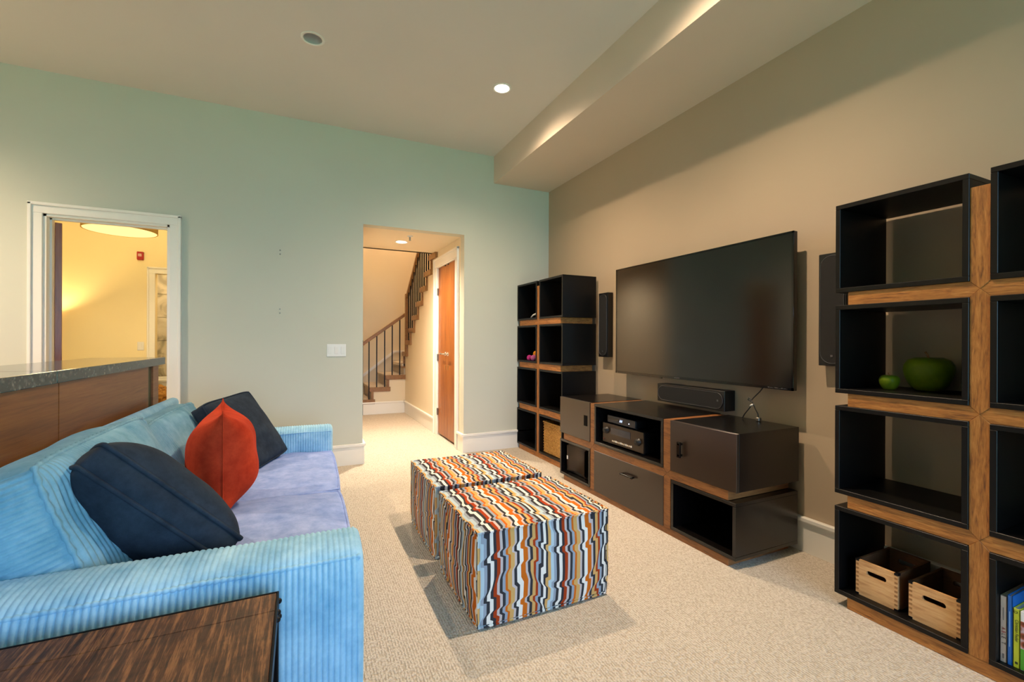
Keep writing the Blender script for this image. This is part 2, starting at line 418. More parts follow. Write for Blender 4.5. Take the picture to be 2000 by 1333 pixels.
# hall, stairwell and the cream room behind the back wall
hc = holed(.559, 1.62, YB+.12, 5.89, 2.371, [(1.065, 5.333)]); box(.44, 1.61, 5.83, 5.89, 2.371, Z2, bm=hc); box(.559, 1.62, YB+.12, 5.88, 2.5, 2.56, bm=hc)
struct('ceiling_hall', hc, M['hallw'], 'low ceiling of the hall opening')
struct('wall_hall_left', box(.439, .559, YB+.12, 9.8, 0, Z2), M['hallw'], 'left wall of the hall')
TZ = lambda k: 1.027 + .1925*(k-4)
TY = lambda k: 7.481 - .2505*(k-4)
hw = [(1.61, 1.70, YB+.12, 4.955, 0, 2.371), (1.61, 1.70, 4.955, 5.73, 2.17, 2.371), (1.61, 1.70, 5.73, TY(11), 0, 2.371)]
for k in range(4, 12): hw.append((1.61, 1.70, TY(k), min(TY(k-1), 7.70), 0, TZ(k)-.05))
struct('wall_hall_right', boxes(hw), M['hallw'], 'right hall wall stepping up under the stairs')
struct('wall_stair_back', box(.44, XR+.1, 8.7, 8.8, 0, Z2), M['hallw'], 'tan wall at the back of the stairwell')
struct('ceiling_stair', box(.44, XR+.15, YB, 9.8, Z2, Z2+.1), M['ceil'], 'high stairwell ceiling')
YF = 8.0
struct('wall_cream_back', boxes([(XL, -1.877, YF, YF+.1, 0, 3.45), (-1.877, -1.08, YF, YF+.1, 2.16, 3.45), (-1.08, .44, YF, YF+.1, 0, 3.45)]), M['yellow'], 'cream wall of the room behind the doorway')
struct('ceiling_cream', box(XL, .44, YB+.12, 9.8, ZC, ZC+.1), M['ceil'], 'ceiling of the cream room')
struct('wall_cream_left', box(XL, XL+.02, YB+.12, YF, 0, ZC), M['yellow'], 'cream side wall of the far room')
struct('wall_cream_right', box(.42, .44, YB+.12, YF, 0, ZC), M['yellow'], 'cream right wall of the far room')
bw = bmesh.new(); box(XL, .44, 9.6, 9.7, 0, 3.4, bm=bw)
ob = struct('wall_bath_back', bw, M['marble'], 'marble tiled wall of the bathroom')
struct('wall_bath_left', boxes([(-2.35, -2.3, YF+.1, 9.6, 0, 3.3), (-.5, -.45, YF+.1, 9.6, 0, 3.3)]), M['marble'], 'marble side walls of the bathroom')
tl = box(-.3, .3, 0, .012, -.15, .15, .003)
for i in range(5):
    for j in range(8):
        t = obj('tile', box(-2.29+.37*i+.004, -2.29+.37*(i+1)-.004, 9.585, 9.6, .4*j+.004, min(.4*(j+1), 3.28)-.004, .002), M['marble'], ob)
tl.free()

# baseboards with a projecting cap
def baseb(name, x0, x1, y0, y1, nx, ny, label):
    """wall face box footprint along x or y; (nx,ny) points into the room"""
    bm = bmesh.new()
    if ny: box(x0, x1, y0, y0+ny*.016, 0, .18, bm=bm); box(x0, x1, y0, y0+ny*.03, .178, .204, bev=.004, bm=bm)
    else: box(x0, x0+nx*.013, y0, y1, 0, .18, bm=bm); box(x0, x0+nx*.03, y0, y1, .178, .204, bev=.004, bm=bm)
    return struct(name, bm, M['trim'], label)
baseb('baseboard_back', -.921, .575, YB, 0, 0, -1, 'white baseboard left of the hall opening')
baseb('baseboard_back_right', 1.595, XR, YB, 0, 0, -1, 'white baseboard right of the hall opening')
baseb('baseboard_right', XR, 0, YR, YB, -1, 0, 'white baseboard along the television wall')
baseb('baseboard_hall', 1.61, 0, 5.845, 7.7, -1, 0, 'white baseboard along the hall wall')
baseb('baseboard_hall_front', 1.61, 0, YB-.02, 4.845, -1, 0, 'short white baseboard at the hall corner')
baseb('baseboard_hall_left', .559, 0, YB-.02, 8.6, 1, 0, 'white baseboard on the hall left wall')
baseb('baseboard_stairs', .55, 1.612, 7.70, 0, 0, -1, 'white baseboard below the stair side')

def casing(name, plane, axis, a0, a1, ztop, wd, t, label, inner=True):
    """door casing around opening a0..a1 (a1>a0) on plane; t signed thickness into the room"""
    bm = bmesh.new()
    def B(p0, p1, q0, q1, z0, z1):
        if axis == 'y': box(p0, p1, q0, q1, z0, z1, bev=.003, bm=bm)
        else: box(q0, q1, p0, p1, z0, z1, bev=.003, bm=bm)
    B(a0-wd, a0, plane, plane+t, 0, ztop); B(a1, a1+wd, plane, plane+t, 0, ztop)
    B(a0-wd, a1+wd, plane, plane+t, ztop, ztop+wd)
    # raised outer back-band
    B(a0-wd-.006, a0-wd+.016, plane, plane+t*1.7, 0, ztop+wd); B(a1+wd-.016, a1+wd+.006, plane, plane+t*1.7, 0, ztop+wd)
    B(a0-wd-.006, a1+wd+.006, plane, plane+t*1.7, ztop+wd-.016, ztop+wd+.006)
    return struct(name, bm, M['trim'], label)
casing('trim_1', YB, 'y', -1.791, -.998, 2.185, .075, -.02, 'white casing around the left doorway')
jm = boxes([(-1.791, -1.773, YB-.004, YB+.124, 0, 2.185), (-1.016, -.998, YB-.004, YB+.124, 0, 2.185), (-1.791, -.998, YB-.004, YB+.124, 2.167, 2.185),
    (-1.773, -1.76, YB+.05, YB+.08, 0, 2.167), (-1.029, -1.016, YB+.05, YB+.08, 0, 2.167), (-1.773, -1.016, YB+.05, YB+.08, 2.154, 2.167)])
struct('trim_2', jm, M['trim'], 'white jamb lining of the left doorway')
casing('trim_3', 1.61, 'x', 4.955, 5.73, 2.17, .105, -.016, 'white casing around the hall closet doors')
struct('trim_4', boxes([(1.606, 1.70, 4.955, 4.968, 0, 2.17), (1.606, 1.70, 5.717, 5.73, 0, 2.17), (1.606, 1.70, 4.955, 5.73, 2.157, 2.17)]), M['trim'], 'white jamb lining of the hall closet')
casing('trim_5', YF, 'y', -1.877, -1.08, 2.16, .085, -.02, 'cream casing of the bathroom door')
# sloping skirting on the stairwell wall
struct('trim_6', prism([(.6, .19), (.9, .19), (.9, .43), (1.62, .99), (2.6, .99), (2.6, 1.03), (1.60, 1.03), (.88, .47), (.6, .26)], 'y', 8.68, 8.70), M['trim'], 'sloping white skirting on the stairwell wall')

# doors
def lever(parent, y, z, s, x=1.622):
    bm = lathe([(.024, 0), (.024, -.008), (.009, -.012), (.009, -.045), (0, -.045)], (x, y, z), 16, 'x')
    tube([(x-.042, y, z), (x-.045, y+s*.03, z), (x-.043, y+s*.07, z+.004), (x-.042, y+s*.11, z)], .008, 8, bm=bm)
    obj('door_handle', bm, M['chrome'], parent, True)
for n, (a, b, s) in enumerate(((4.969, 5.3415, -1), (5.3435, 5.716, 1))):
    d = bpy.data.objects.new('door_%d' % (n+1), None); C.objects.link(d); d.location = (1.64, (a+b)/2, 0); W[d] = Matrix.Translation(d.location)
    d['kind'] = 'structure'; d['label'] = ('cherry wood closet door leaf nearer the room', 'cherry wood closet door leaf nearer the stairs')[n]
    obj('leaf', box(1.622, 1.66, a, b, .025, 2.155, .002), M['doorwood'], d)
    lever(d, 5.3425-(-s)*.05 if s < 0 else 5.3425+.05, 1.055, s*.9)
    k = 5.3425 + s*.055
    obj('lock_plate', box(1.617, 1.624, k-.014, k+.014, .86, .92, .002), M['stairwood'], d)
    obj('door_catch', box(1.612, 1.624, 5.3425+s*.06-.012, 5.3425+s*.06+.012, 2.14, 2.152), M['iron'], d)
    hy = a if n == 0 else b
    for z in (.3, 1.0, 1.85): obj('hinge', box(1.604, 1.63, hy-.012, hy+.012, z-.045, z+.045, .002), M['steel'], d)
d3 = bpy.data.objects.new('door_3', None); C.objects.link(d3); d3.location = (-1.772, YB+.125, 0); d3.rotation_euler = (0, 0, radians(20.5)); W[d3] = Matrix.Translation(d3.location) @ Matrix.Rotation(radians(20.5), 4, 'Z')
d3['kind'] = 'structure'; d3['label'] = 'cherry wood door standing open into the cream room'
obj('leaf', box(0, .042, 0, .77, .015, 2.15, .002), M['doorwood'], d3, local=True)
obj('door_handle', lathe([(.026, 0), (.026, .008), (.01, .012), (.01, .05), (.028, .05), (.03, .07), (0, .075)], (.042, .70, 1.0), 20, 'x'), M['chrome'], d3, True, local=True)

# ================================================================== downlights
def beam_profile(l, p=1.3):
    """reflector lamp: intensity falls with the cosine of the angle off its axis"""
    l.use_nodes = True; t = l.node_tree; e = t.nodes['Emission']
    c = t.nodes.new('ShaderNodeTexCoord'); s = t.nodes.new('ShaderNodeSeparateXYZ'); a = t.nodes.new('ShaderNodeMath'); q = t.nodes.new('ShaderNodeMath')
    a.operation = 'ABSOLUTE'; q.operation = 'POWER'; q.inputs[1].default_value = p
    t.links.new(c.outputs['Normal'], s.inputs[0]); t.links.new(s.outputs['Z'], a.inputs[0]); t.links.new(a.outputs[0], q.inputs[0]); t.links.new(q.outputs[0], e.inputs['Strength'])
def downlight(x, y, z, on, label, watts=0, group='recessed ceiling downlights', spread=150, col=None):
    t = thing('downlight', label, 'downlight', (x, y, z), 0, group)
    obj('trim_ring', lathe([(.060, .004), (.060, -.003), (.076, -.004), (.079, .0), (.076, .002), (.060, .004)], (x, y, z), 40), M['white'], t, True)
    obj('reflector', lathe([(.061, 0), (.060, .03), (.056, .05), (.052, .085), (.040, .12), (.0, .13)], (x, y, z), 40), M['satin' if not on else 'white'], t, True)
    obj('lens', lathe([(.0, .012), (.055, .012), (.055, .02), (0, .02)] if on else [(0, .075), (.035, .075), (.042, .09), (0, .095)], (x, y, z), 32), M['lens'] if on else M['white'], t, True)
    if on:
        l = bpy.data.lights.new('spot', 'SPOT'); l.energy = watts; l.color = col or LAMP; l.spot_size = radians(spread); l.spot_blend = 1.0; l.shadow_soft_size = .022; beam_profile(l)
        o = bpy.data.objects.new('bulb_glow', l); C.objects.link(o); o.parent = t; o.location = (0, 0, .005)
    return t
ONL = {(3, 1): ('lit recessed downlight in the ceiling near the bulkhead', 300), (3, 0): ('lit recessed downlight in front of the television, above the frame', 300), (0, 1): ('lit recessed downlight left of the doorway, outside the frame', 720)}
OFL = {(2, 1): 'unlit recessed downlight with a silver reflector in the ceiling', (2, 0): 'unlit recessed downlight above the sofa arm', (1, 0): 'unlit recessed downlight above the bar counter', (1, 1): 'unlit recessed downlight in front of the left doorway', (0, 0): 'unlit recessed downlight in the kitchen corner'}
for i, x in enumerate(GX):
    for j, y in enumerate(GY):
        on = ONL.get((i, j))
        downlight(x, y, ZC, bool(on), on[0] if on else OFL[(i, j)], on[1] if on else 0)
downlight(1.065, 5.333, 2.371, True, 'lit recessed downlight in the low hall ceiling', 360, 'hall downlight', col=(1, .85, .67))
sp = thing('fire_sprinkler', 'small white sprinkler head on the hall ceiling beside the downlight', 'sprinkler', (1.09, 4.99, 2.371))
obj('escutcheon', lathe([(.0, 0), (.032, 0), (.03, -.006), (.012, -.012), (0, -.012)], (1.09, 4.99, 2.371), 24), M['white'], sp, True)
obj('nozzle', lathe([(.009, -.01), (.008, -.04), (.005, -.045), (.014, -.047), (.014, -.05), (0, -.05)], (1.09, 4.99, 2.371), 16), M['steel'], sp, True)
# unseen lamp added high in the stairwell to light the lower flight
sl = thing('added_stair_lamp', 'unseen round lamp added high in the stairwell to light it', 'lamp', (1.12, 7.7, Z2))
obj('globe', lathe([(0, -.14), (.1, -.12), (.16, -.06), (.17, 0), (0, 0)], (1.12, 7.7, Z2), 28), M['shade'], sl, True)
l = bpy.data.lights.new('point', 'POINT'); l.energy = 150; l.color = LAMP; l.shadow_soft_size = .15
o = bpy.data.objects.new('bulb_glow', l); C.objects.link(o); o.parent = sl; o.location = (0, 0, -.3)

# ================================================================== staircase
st = thing('staircase', 'carpeted staircase with brown wood tread ends turning up beyond the hall', 'staircase', (1.6, 7.7, 0))
low = [(.80, 1.115, .245), (1.041, 1.362, .443), (1.292, 1.615, .636)]
for i, (a, b, z) in enumerate(low):
    t = obj('tread', box(a, b, 7.71, 8.69, z-.04, z, .006), M['carpet'], st)
    obj('tread_end', box(a-.015, b, 7.675, 7.715, z-.072, z+.002, .004), M['stairwood'], t)
    obj('riser', box(a+.03, a+.05, 7.705, 8.69, z-.2, z-.04), M['carpet'], st)
    obj('riser_end', box(a+.012, a+.05, 7.682, 7.705, z-.2, z-.07), M['stairwood'], st)
obj('side_panel', prism([(.85, 0), (1.61, 0), (1.61, .57), (1.335, .57), (1.335, .375), (1.085, .375), (1.085, .18), (.85, .18)], 'y', 7.70, 7.74), M['hallw'], st)
obj('riser', box(1.588, 1.605, 7.705, 8.69, .60, .785), M['carpet'], st)
obj('landing', box(1.56, XR-.01, 7.70, 8.69, .78, .83, .004), M['carpet'], st)
obj('landing_edge', box(1.575, 1.612, 7.70, 7.98, .75, .832, .004), M['stairwood'], st)
for k in range(4, 13):
    t = obj('tread', box(1.60, XR-.01, TY(k), TY(k)+.31, TZ(k)-.04, TZ(k), .006), M['carpet'], st)
    obj('tread_end', box(1.575, 1.612, TY(k)-.008, TY(k)+.325, TZ(k)-.072, TZ(k)+.002, .004), M['stairwood'], t)
    obj('riser', box(1.615, XR-.01, TY(k)+.25, TY(k)+.27, TZ(k)-.2, TZ(k)-.04), M['carpet'], st)
    obj('riser_end', box(1.585, 1.612, TY(k)+.245, TY(k)+.275, TZ(k)-.2, TZ(k)-.07), M['stairwood'], st)
rl = lambda x: 1.19 + (x-.937)*.732
for x in (1.018, 1.141, 1.268, 1.391, 1.516):
    zb = .245 if x < 1.041 else .443 if x < 1.292 else .636
    obj('baluster', box(x-.0085, x+.0085, 7.69, 7.707, zb, rl(x)-.02), M['iron'], st)
obj('newel_post', box(.885, .925, 7.68, 7.72, 0, 1.22, .004), M['iron'], st)
obj('handrail', prism([(.90, rl(.90)-.05), (1.60, rl(1.6)-.05), (1.60, rl(1.6)+.012), (.90, rl(.90)+.012)], 'y', 7.672, 7.725, .006), M['stairwood'], st)
obj('newel_post', box(1.572, 1.632, 7.52, 7.58, .95, 1.995, .006), M['stairwood'], st)
ru = lambda y: 1.918 + (7.591-y)*.752
obj('handrail', prism([(7.57, ru(7.57)-.06), (5.6, ru(5.6)-.06), (5.6, ru(5.6)+.0), (7.57, ru(7.57)+.0)], 'x', 1.575, 1.63, .006), M['stairwood'], st)
for k in range(4, 12):
    for dy in (.05, .175):
        y = TY(k) + dy
        if y > 7.5: continue
        obj('baluster', box(1.594, 1.611, y-.0085, y+.0085, TZ(k), ru(y)-.04), M['iron'], st)

# ================================================================== cream room
pd = thing('drum_lamp', 'large round drum pendant lamp glowing in the cream room', 'lamp', (-1.78, 6.28, 2.40))
obj('diffuser', lathe([(0, .0), (.29, .0), (.312, .002), (.312, .012), (0, .012)], (-1.78, 6.28, 2.40), 48), M['shade'], pd)
obj('shade', lathe([(.316, .0), (.322, .0), (.322, .2), (.316, .2), (.316, .0)], (-1.78, 6.28, 2.40), 48), plain('drum_fabric', 'D9B970', .8), pd, True)
obj('stem', lathe([(.008, .2), (.008, ZC-2.4-.02), (.05, ZC-2.4-.02), (.05, ZC-2.4)], (-1.78, 6.28, 2.40), 12), M['steel'], pd)
l = bpy.data.lights.new('pendant', 'POINT'); l.energy = 60; l.color = (1, .79, .42); l.shadow_soft_size = .2
o = bpy.data.objects.new('bulb_glow', l); C.objects.link(o); o.parent = pd; o.location = (0, 0, .35)
l = bpy.data.lights.new('pendant_down', 'SPOT'); l.energy = 165; l.spot_size = radians(165); l.spot_blend = .6; l.color = (1, .79, .42); l.shadow_soft_size = .25
o = bpy.data.objects.new('bulb_glow', l); C.objects.link(o); o.parent = pd; o.location = (0, 0, -.02)
tb = thing('table_lamp', 'bedside table lamp hidden behind the open door', 'lamp', (-2.97, 7.72, 0))
obj('stand', lathe([(.14, 0), (.14, .02), (.02, .04), (.02, 1.3), (0, 1.3)], (-2.97, 7.72, 0), 20), M['steel'], tb, True)
obj('shade_base', lathe([(0, 1.225), (.157, 1.225), (.157, 1.23), (0, 1.23)], (-2.97, 7.72, 0), 28), M['steel'], tb)
obj('lamp_shade', lathe([(.16, 1.22), (.11, 1.46), (.107, 1.46), (.157, 1.22), (.16, 1.22)], (-2.97, 7.72, 0), 28), plain('shade_linen', 'C9A86A', .8), tb, True)
l = bpy.data.lights.new('bulb', 'POINT'); l.energy = 40; l.color = (1, .72, .34); l.shadow_soft_size = .03
o = bpy.data.objects.new('bulb_glow', l); C.objects.link(o); o.parent = tb; o.location = (0, 0, 1.36)
fa = thing('fire_alarm', 'small red fire alarm on the cream wall', 'fire alarm', (-2.04, YF, 2.34))
obj('housing', box(-2.082, -2.006, YF-.04, YF, 2.34, 2.455, .006), plain('alarm_red', 'A81C14', .4), fa)
obj('strobe', box(-2.065, -2.023, YF-.055, YF-.038, 2.385, 2.425, .005), plain('alarm_strobe', 'D8A8A0', .2), fa)
def switch(name, label, x0, x1, z0, z1, y, n):
    s = thing(name, label, 'light switch', ((x0+x1)/2, y, z0), 0, None)
    obj('plate', box(x0, x1, y-.007, y, z0, z1, .003), M['white'], s)
    wd = (x1-x0)/n
    for k in range(n):
        c = x0+wd*(k+.5); q = min(.034, wd*.62)/2; h = (z1-z0)*.29; zc = (z0+z1)/2
        obj('rocker', prism([(y-.007, zc-h), (y-.0105, zc-h), (y-.014, zc+h), (y-.007, zc+h)], 'x', c-q, c+q, .001), M['white'], s)
    return s
switch('light_switch', 'single white light switch on the cream wall', -2.08, -2.005, 1.066, 1.185, YF, 1)
switch('light_switch', 'wide white switch plate with three rockers left of the hall opening', .228, .402, 1.062, 1.182, YB, 3)
for z, q in ((2.028, 'upper'), (1.486, 'lower')):
    a = thing('wall_anchor', '%s of two tiny screw anchors on the bare back wall' % q, 'anchor', (-.172, YB, z))
    for d in (-.018, .018): obj('screw', lathe([(.006, 0), (.006, -.008), (.003, -.012), (0, -.012)], (-.172, YB, z+d), 10, 'y'), M['steel'], a)
# shaggy bench in the cream room and a bath beyond
fb = thing('fur_bench', 'brown shaggy fur covered bench beyond the left doorway', 'bench', (-1.5, 6.95, 0))
bm, rim = soft(.7, .5, .1, .06, 40, 30, 8, .12, amp=.05, freq=22, seed=5)
bm.transform(Matrix.Translation((-1.5, 6.95, .46))); obj('fur_cover', bm, fabric('brown_fur', '5A3314', 'B98645', 30, .3), fb)
for dx in (-.28, .28):
    for dy in (-.18, .18): obj('leg', lathe([(.02, 0), (.028, .36), (0, .36)], (-1.5+dx, 6.95+dy, 0), 12), M['stairwood'], fb)
bt = thing('bathtub', 'white bathtub in the marble bathroom', 'bathtub', (-1.5, 9.1, 0))
bm = box(-2.25, -.55, 8.75, 9.5, 0, .57, .03, 3); obj('tub_shell', bm, M['white'], bt)
obj('tub_rim', boxes([(-2.27, -.53, 8.72, 8.80, .55, .59), (-2.27, -.53, 9.44, 9.52, .55, .59)], .01), M['white'], bt)
bl = thing('bath_lamp', 'small round lamp on the bathroom ceiling', 'lamp', (-1.4, 8.8, ZC))
obj('globe', lathe([(0, -.1), (.08, -.08), (.12, 0), (0, 0)], (-1.4, 8.8, ZC), 20), M['shade'], bl, True)
l = bpy.data.lights.new('bulb', 'POINT'); l.energy = 60; l.color = (1, .78, .48); l.shadow_soft_size = .1
o = bpy.data.objects.new('bulb_glow', l); C.objects.link(o); o.parent = bl; o.location = (0, 0, -.2)

# ================================================================== counter on the left
ct = thing('bar_counter', 'raised bar counter with wood veneer panels behind the sofa', 'counter', (-1.05, 2.4, 0))
obj('body', box(-1.20, -.903, .65, 3.84, .0, 1.045), M['panel'], ct)
for a, b in ((.65, 1.02), (1.025, 2.43), (2.436, 3.622)):
    obj('panel', box(-.905, -.885, a, b, .0, 1.045, .0015), M['panel'], ct)
obj('end_post', box(-1.2, -.885, 3.725, 3.85, 0, 1.045, .002), M['panel'], ct)
obj('groove_strip', box(-.905, -.897, 3.622, 3.725, 0, 1.045), plain('groove_dark', '4A4A28', .5), ct)
gs = thing('countertop', 'speckled grey granite slab on top of the bar counter', 'countertop', (-1.07, 2.4, 1.045))
for a, b in ((.6, 2.374), (2.3755, 3.945)): obj('granite_slab', box(-1.272, -.868, a, b, 1.045, 1.095, .003, 2), M['granite'], gs)

# ================================================================== open cube shelves
def cubby(x0, x1, y0, y1, z0, z1, t=.02):
    return boxes([(x0, x1, y0, y1, z0, z0+t), (x0, x1, y0, y1, z1-t, z1), (x0, x1, y0, y0+t, z0+t, z1-t), (x0, x1, y1-t, y1, z0+t, z1-t)], .0015)
def cube_shelf(name, label, xf, yhi, depth=.385, cw=.465, pw=.057, inset=.05):
    ylo = yhi - 2*cw - pw; yc = yhi - cw - pw/2
    t = thing(name, label, 'shelf', (xf+depth/2, yc, 0))
    bh, gp = .405, .0595
    zs = [.055 + (bh+gp)*k for k in range(4)]
    for y0 in (yhi-cw, ylo):
        for z in zs: obj('cubby', cubby(xf, xf+depth, y0, y0+cw, z, z+bh), M['black'], t)
    xa, xb = xf+.008, xf+depth-.01
    obj('plinth', box(xa, xb, ylo+inset, yhi-inset, 0, .055, .002), M['shelfwood'], t)
    zc = [z + bh + gp/2 for z in zs[:3]]
    for z in zc:
        for s, ye in ((1, yhi-inset), (-1, ylo+inset)):
            obj('rail', prism([(ye, z-gp/2), (yc+s*pw/2, z-gp/2), (yc, z), (yc+s*pw/2, z+gp/2), (ye, z+gp/2)], 'x', xa, xb, .0012), M['shelfwood'], t)
    ends = [.0275+.0275] + zc + [1.798]
    for k in range(4):
        a, b = ends[k], ends[k+1]; p = []
        p += [(yc-pw/2, a), (yc+pw/2, a)] if k == 0 else [(yc-pw/2, a+gp/2), (yc, a), (yc+pw/2, a+gp/2)]
        p += [(yc+pw/2, b), (yc-pw/2, b)] if k == 3 else [(yc+pw/2, b-gp/2), (yc, b), (yc-pw/2, b-gp/2)]
        obj('post', prism(p, 'x', xa-.002, xb, .0012), M['shelfpost'], t)
    return t, zs
XS = 2.259
cube_shelf('cube_shelf', 'tall shelf of open black cubes on an oak cross frame, at the right edge', XS, 1.269)
XS2 = 2.25
cube_shelf('cube_shelf', 'tall shelf of open black cubes in the far corner beside the media console', XS2, 4.662)

# ================================================================== media console
XM, XMB = 2.10, 2.62
mc = thing('media_console', 'low media console of espresso boxes on a walnut frame under the television', 'console', (2.36, 2.56, 0))
za, zb, zc_, zd = .046, .355, .412, .726
L0, L1 = 3.008, 3.465; C0, C1 = 2.205, 2.950; R0, R1 = 1.665, 2.142
def closed(x0, x1, y0, y1, z0, z1): return box(x0, x1, y0, y1, z0, z1, .0015)
obj('box_body', closed(XM+.02, XMB, L0, L1, zc_, zd), M['console'], mc)
dl = obj('door', box(XM, XM+.019, L0+.002, L1, zc_, zd, .0015), M['espresso'], mc)
obj('pull', box(XM-.002, XM+.004, L0+.035, L0+.085, .53, .615, .001), plain('pull_black', '040404', .7, spec=.1), dl)
obj('open_box', cubby(XM, XMB, L0, L1, za, zb), M['console'], mc)
obj('open_box', cubby(XM, XMB, C0, C1, zc_, zd), M['console'], mc)
obj('back_panel', box(XMB-.02, XMB-.005, C0+.02, C1-.02, zc_+.02, zd-.02), M['console'], mc)
obj('box_body', closed(XM+.02, XMB, C0, C1, za, zb), M['console'], mc)
dw = obj('drawer', box(XM, XM+.019, C0-.004, C1+.002, za-.006, zb+.003, .0015), M['espresso'], mc)
obj('handle', boxes([(XM-.03, XM-.018, 2.47, 2.60, .266, .278), (XM-.03, XM, 2.475, 2.485, .267, .277), (XM-.03, XM, 2.585, 2.595, .267, .277)], .001), M['gloss'], dw)
obj('box_body', closed(XM+.02, XMB, R0, R1, zc_, zd), M['console'], mc)
dr = obj('door', box(XM, XM+.019, R0, R1, zc_, zd, .0015), M['espresso'], mc)
obj('handle', boxes([(XM-.03, XM-.018, 2.035, 2.06, .515, .61), (XM-.03, XM, 2.04, 2.055, .522, .535), (XM-.03, XM, 2.04, 2.055, .59, .603)], .001), M['gloss'], dr)
obj('open_box', cubby(XM, XMB, R0+.006, R1-.006, za, zb), M['console'], mc)
obj('back_panel', box(XMB-.02, XMB-.005, R0+.03, R1-.03, za+.02, zb-.02), M['console'], mc)
obj('back_panel', box(XMB-.02, XMB-.005, L0+.02, L1-.02, za+.02, zb-.02), M['console'], mc)
obj('plinth', box(XM+.006, XMB-.01, R0+.055, L1-.055, 0, za-.004, .002), M['mediawood'], mc)
pa, pb = (C1+L0)/2, (R1+C0)/2; pz = (zb+zc_)/2; h2 = (zc_-zb)/2; xw = XM+.004
for yc, wd in ((pa, L0-C1), (pb, C0-R1)):
    wd -= .003
    obj('post', prism([(yc-wd/2, za-.004), (yc+wd/2, za-.004), (yc+wd/2, pz-h2), (yc, pz), (yc-wd/2, pz-h2)], 'x', xw, XMB-.01, .001), M['mediawood'], mc)
    obj('post', prism([(yc-wd/2, zd-.003), (yc+wd/2, zd-.003), (yc+wd/2, pz+h2), (yc, pz), (yc-wd/2, pz+h2)], 'x', xw, XMB-.01, .001), M['mediawood'], mc)
hh = h2-.002
for poly in ([(L1-.055, pz-hh), (L1-.055, pz+hh), (L0, pz+hh), (pa, pz), (L0, pz-hh)], [(C1, pz-hh), (pa, pz), (C1, pz+hh), (C0, pz+hh), (pb, pz), (C0, pz-hh)], [(R0+.055, pz-hh), (R0+.055, pz+hh), (R1, pz+hh), (pb, pz), (R1, pz-hh)]):
    obj('rail', prism(poly, 'x', xw, XMB-.01, .001), M['mediawood'], mc)

# receiver and disc player in the open middle box
rc = thing('av_receiver', 'dark bronze receiver with two knobs in the open console box', 'receiver', (2.33, 2.65, zc_+.02))
fx = 2.135; z0 = zc_+.02
bron = plain('bronze_face', '3E342A', .3, .6); bron2 = plain('display_glass', '2A2A32', .1)
obj('case', box(fx+.012, fx+.36, 2.43, 2.88, z0+.012, z0+.155, .003), M['plastic'], rc)
fp = obj('face_plate', box(fx, fx+.012, 2.425, 2.885, z0+.012, z0+.158, .002), bron, rc)
obj('display', box(fx-.002, fx, 2.56, 2.785, z0+.085, z0+.135), bron2, fp)
for y, z in ((2.835, z0+.105), (2.475, z0+.085)): obj('knob', lathe([(.026, 0), (.026, -.004), (.021, -.006), (.02, -.024), (0, -.025)], (fx, y, z), 24, 'x'), M['plastic'], fp, True)
for k in range(12): obj('button', box(fx-.003, fx, 2.545+.019*k, 2.557+.019*k, z0+.03, z0+.042), M['chrome' if k % 3 else 'white'], fp)
obj('power_button', lathe([(.006, 0), (.006, -.004), (0, -.004)], (fx, 2.865, z0+.035), 12, 'x'), plain('led_red', '6A1810', .4), fp)
for y in (2.47, 2.84): 
    for x in (fx+.04, fx+.32): obj('foot', lathe([(.018, 0), (.018, .013), (0, .013)], (x, y, z0), 12), M['plastic'], rc)
dp = thing('disc_player', 'slim disc player with blue display on top of the receiver', 'disc player', (2.33, 2.69, z0+.158))
z1 = z0+.158
obj('case', box(fx+.03, fx+.28, 2.535, 2.85, z1+.006, z1+.06, .003), M['plastic'], dp)
f2 = obj('face_plate', box(fx+.02, fx+.03, 2.533, 2.853, z1+.006, z1+.061, .002), plain('player_face', '2E3038', .25, .4), dp)
obj('disc_tray', box(fx+.018, fx+.02, 2.72, 2.84, z1+.032, z1+.045), M['plastic'], f2)
text('display_digits', 'AV', .026, plain('digit_glow', 'A8C0FF', .4, emit='B8CCFF', es=3), frame((fx+.0185, 2.69, z1+.033), (0, -1, 0), (0, 0, 1)), f2)
obj('indicator', lathe([(.003, 0), (.003, -.003), (0, -.003)], (fx+.02, 2.60, z1+.03), 10, 'x'), plain('led_white', 'FFFFFF', .4, emit='DDE6FF', es=4), f2)
for y in (2.56, 2.82):
    for x in (fx+.06, fx+.25): obj('foot', lathe([(.012, 0), (.012, .006), (0, .006)], (x, y, z1), 10), M['plastic'], dp)
# subwoofer in the lower left box
sw = thing('subwoofer', 'black cube subwoofer with a concave front in the lower console box', 'speaker', (2.3, 3.24, za+.02))
obj('cabinet', box(2.16, 2.5, 3.04, 3.42, za+.022, zb-.035, .004), M['plastic'], sw)
bm = bmesh.new(); n = 14; rows = []
for i in range(n+1):
    t = -1+2*i/n; y = 3.255 + t*.135; c = .03*(1-t*t)
    rows.append([bm.verts.new((2.15+c*.6, y, za+.03+.012*(1-t*t))), bm.verts.new((2.125+c*.8, y, za+.04+.016*(1-t*t))), bm.verts.new((2.125+c*.8, y, zb-.05-.018*(1-t*t))), bm.verts.new((2.16, y, zb-.035))])
for a, b in zip(rows, rows[1:]):
    for k in range(3): bm.faces.new((a[k], a[k+1], b[k+1], b[k]))
bmesh.ops.solidify(bm, geom=list(bm.faces), thickness=.006)
obj('front_panel', bm, plain('bronze_gloss', '5A483A', .3), sw, True)
for z in (za+.06, zb-.06): obj('knob', lathe([(.013, 0), (.012, -.012), (0, -.013)], (2.16, 3.075, z), 16, 'x'), M['ring'], sw, True)
obj('badge', box(2.122, 2.128, 3.375, 3.388, .185, .215, .001), M['white'], sw)

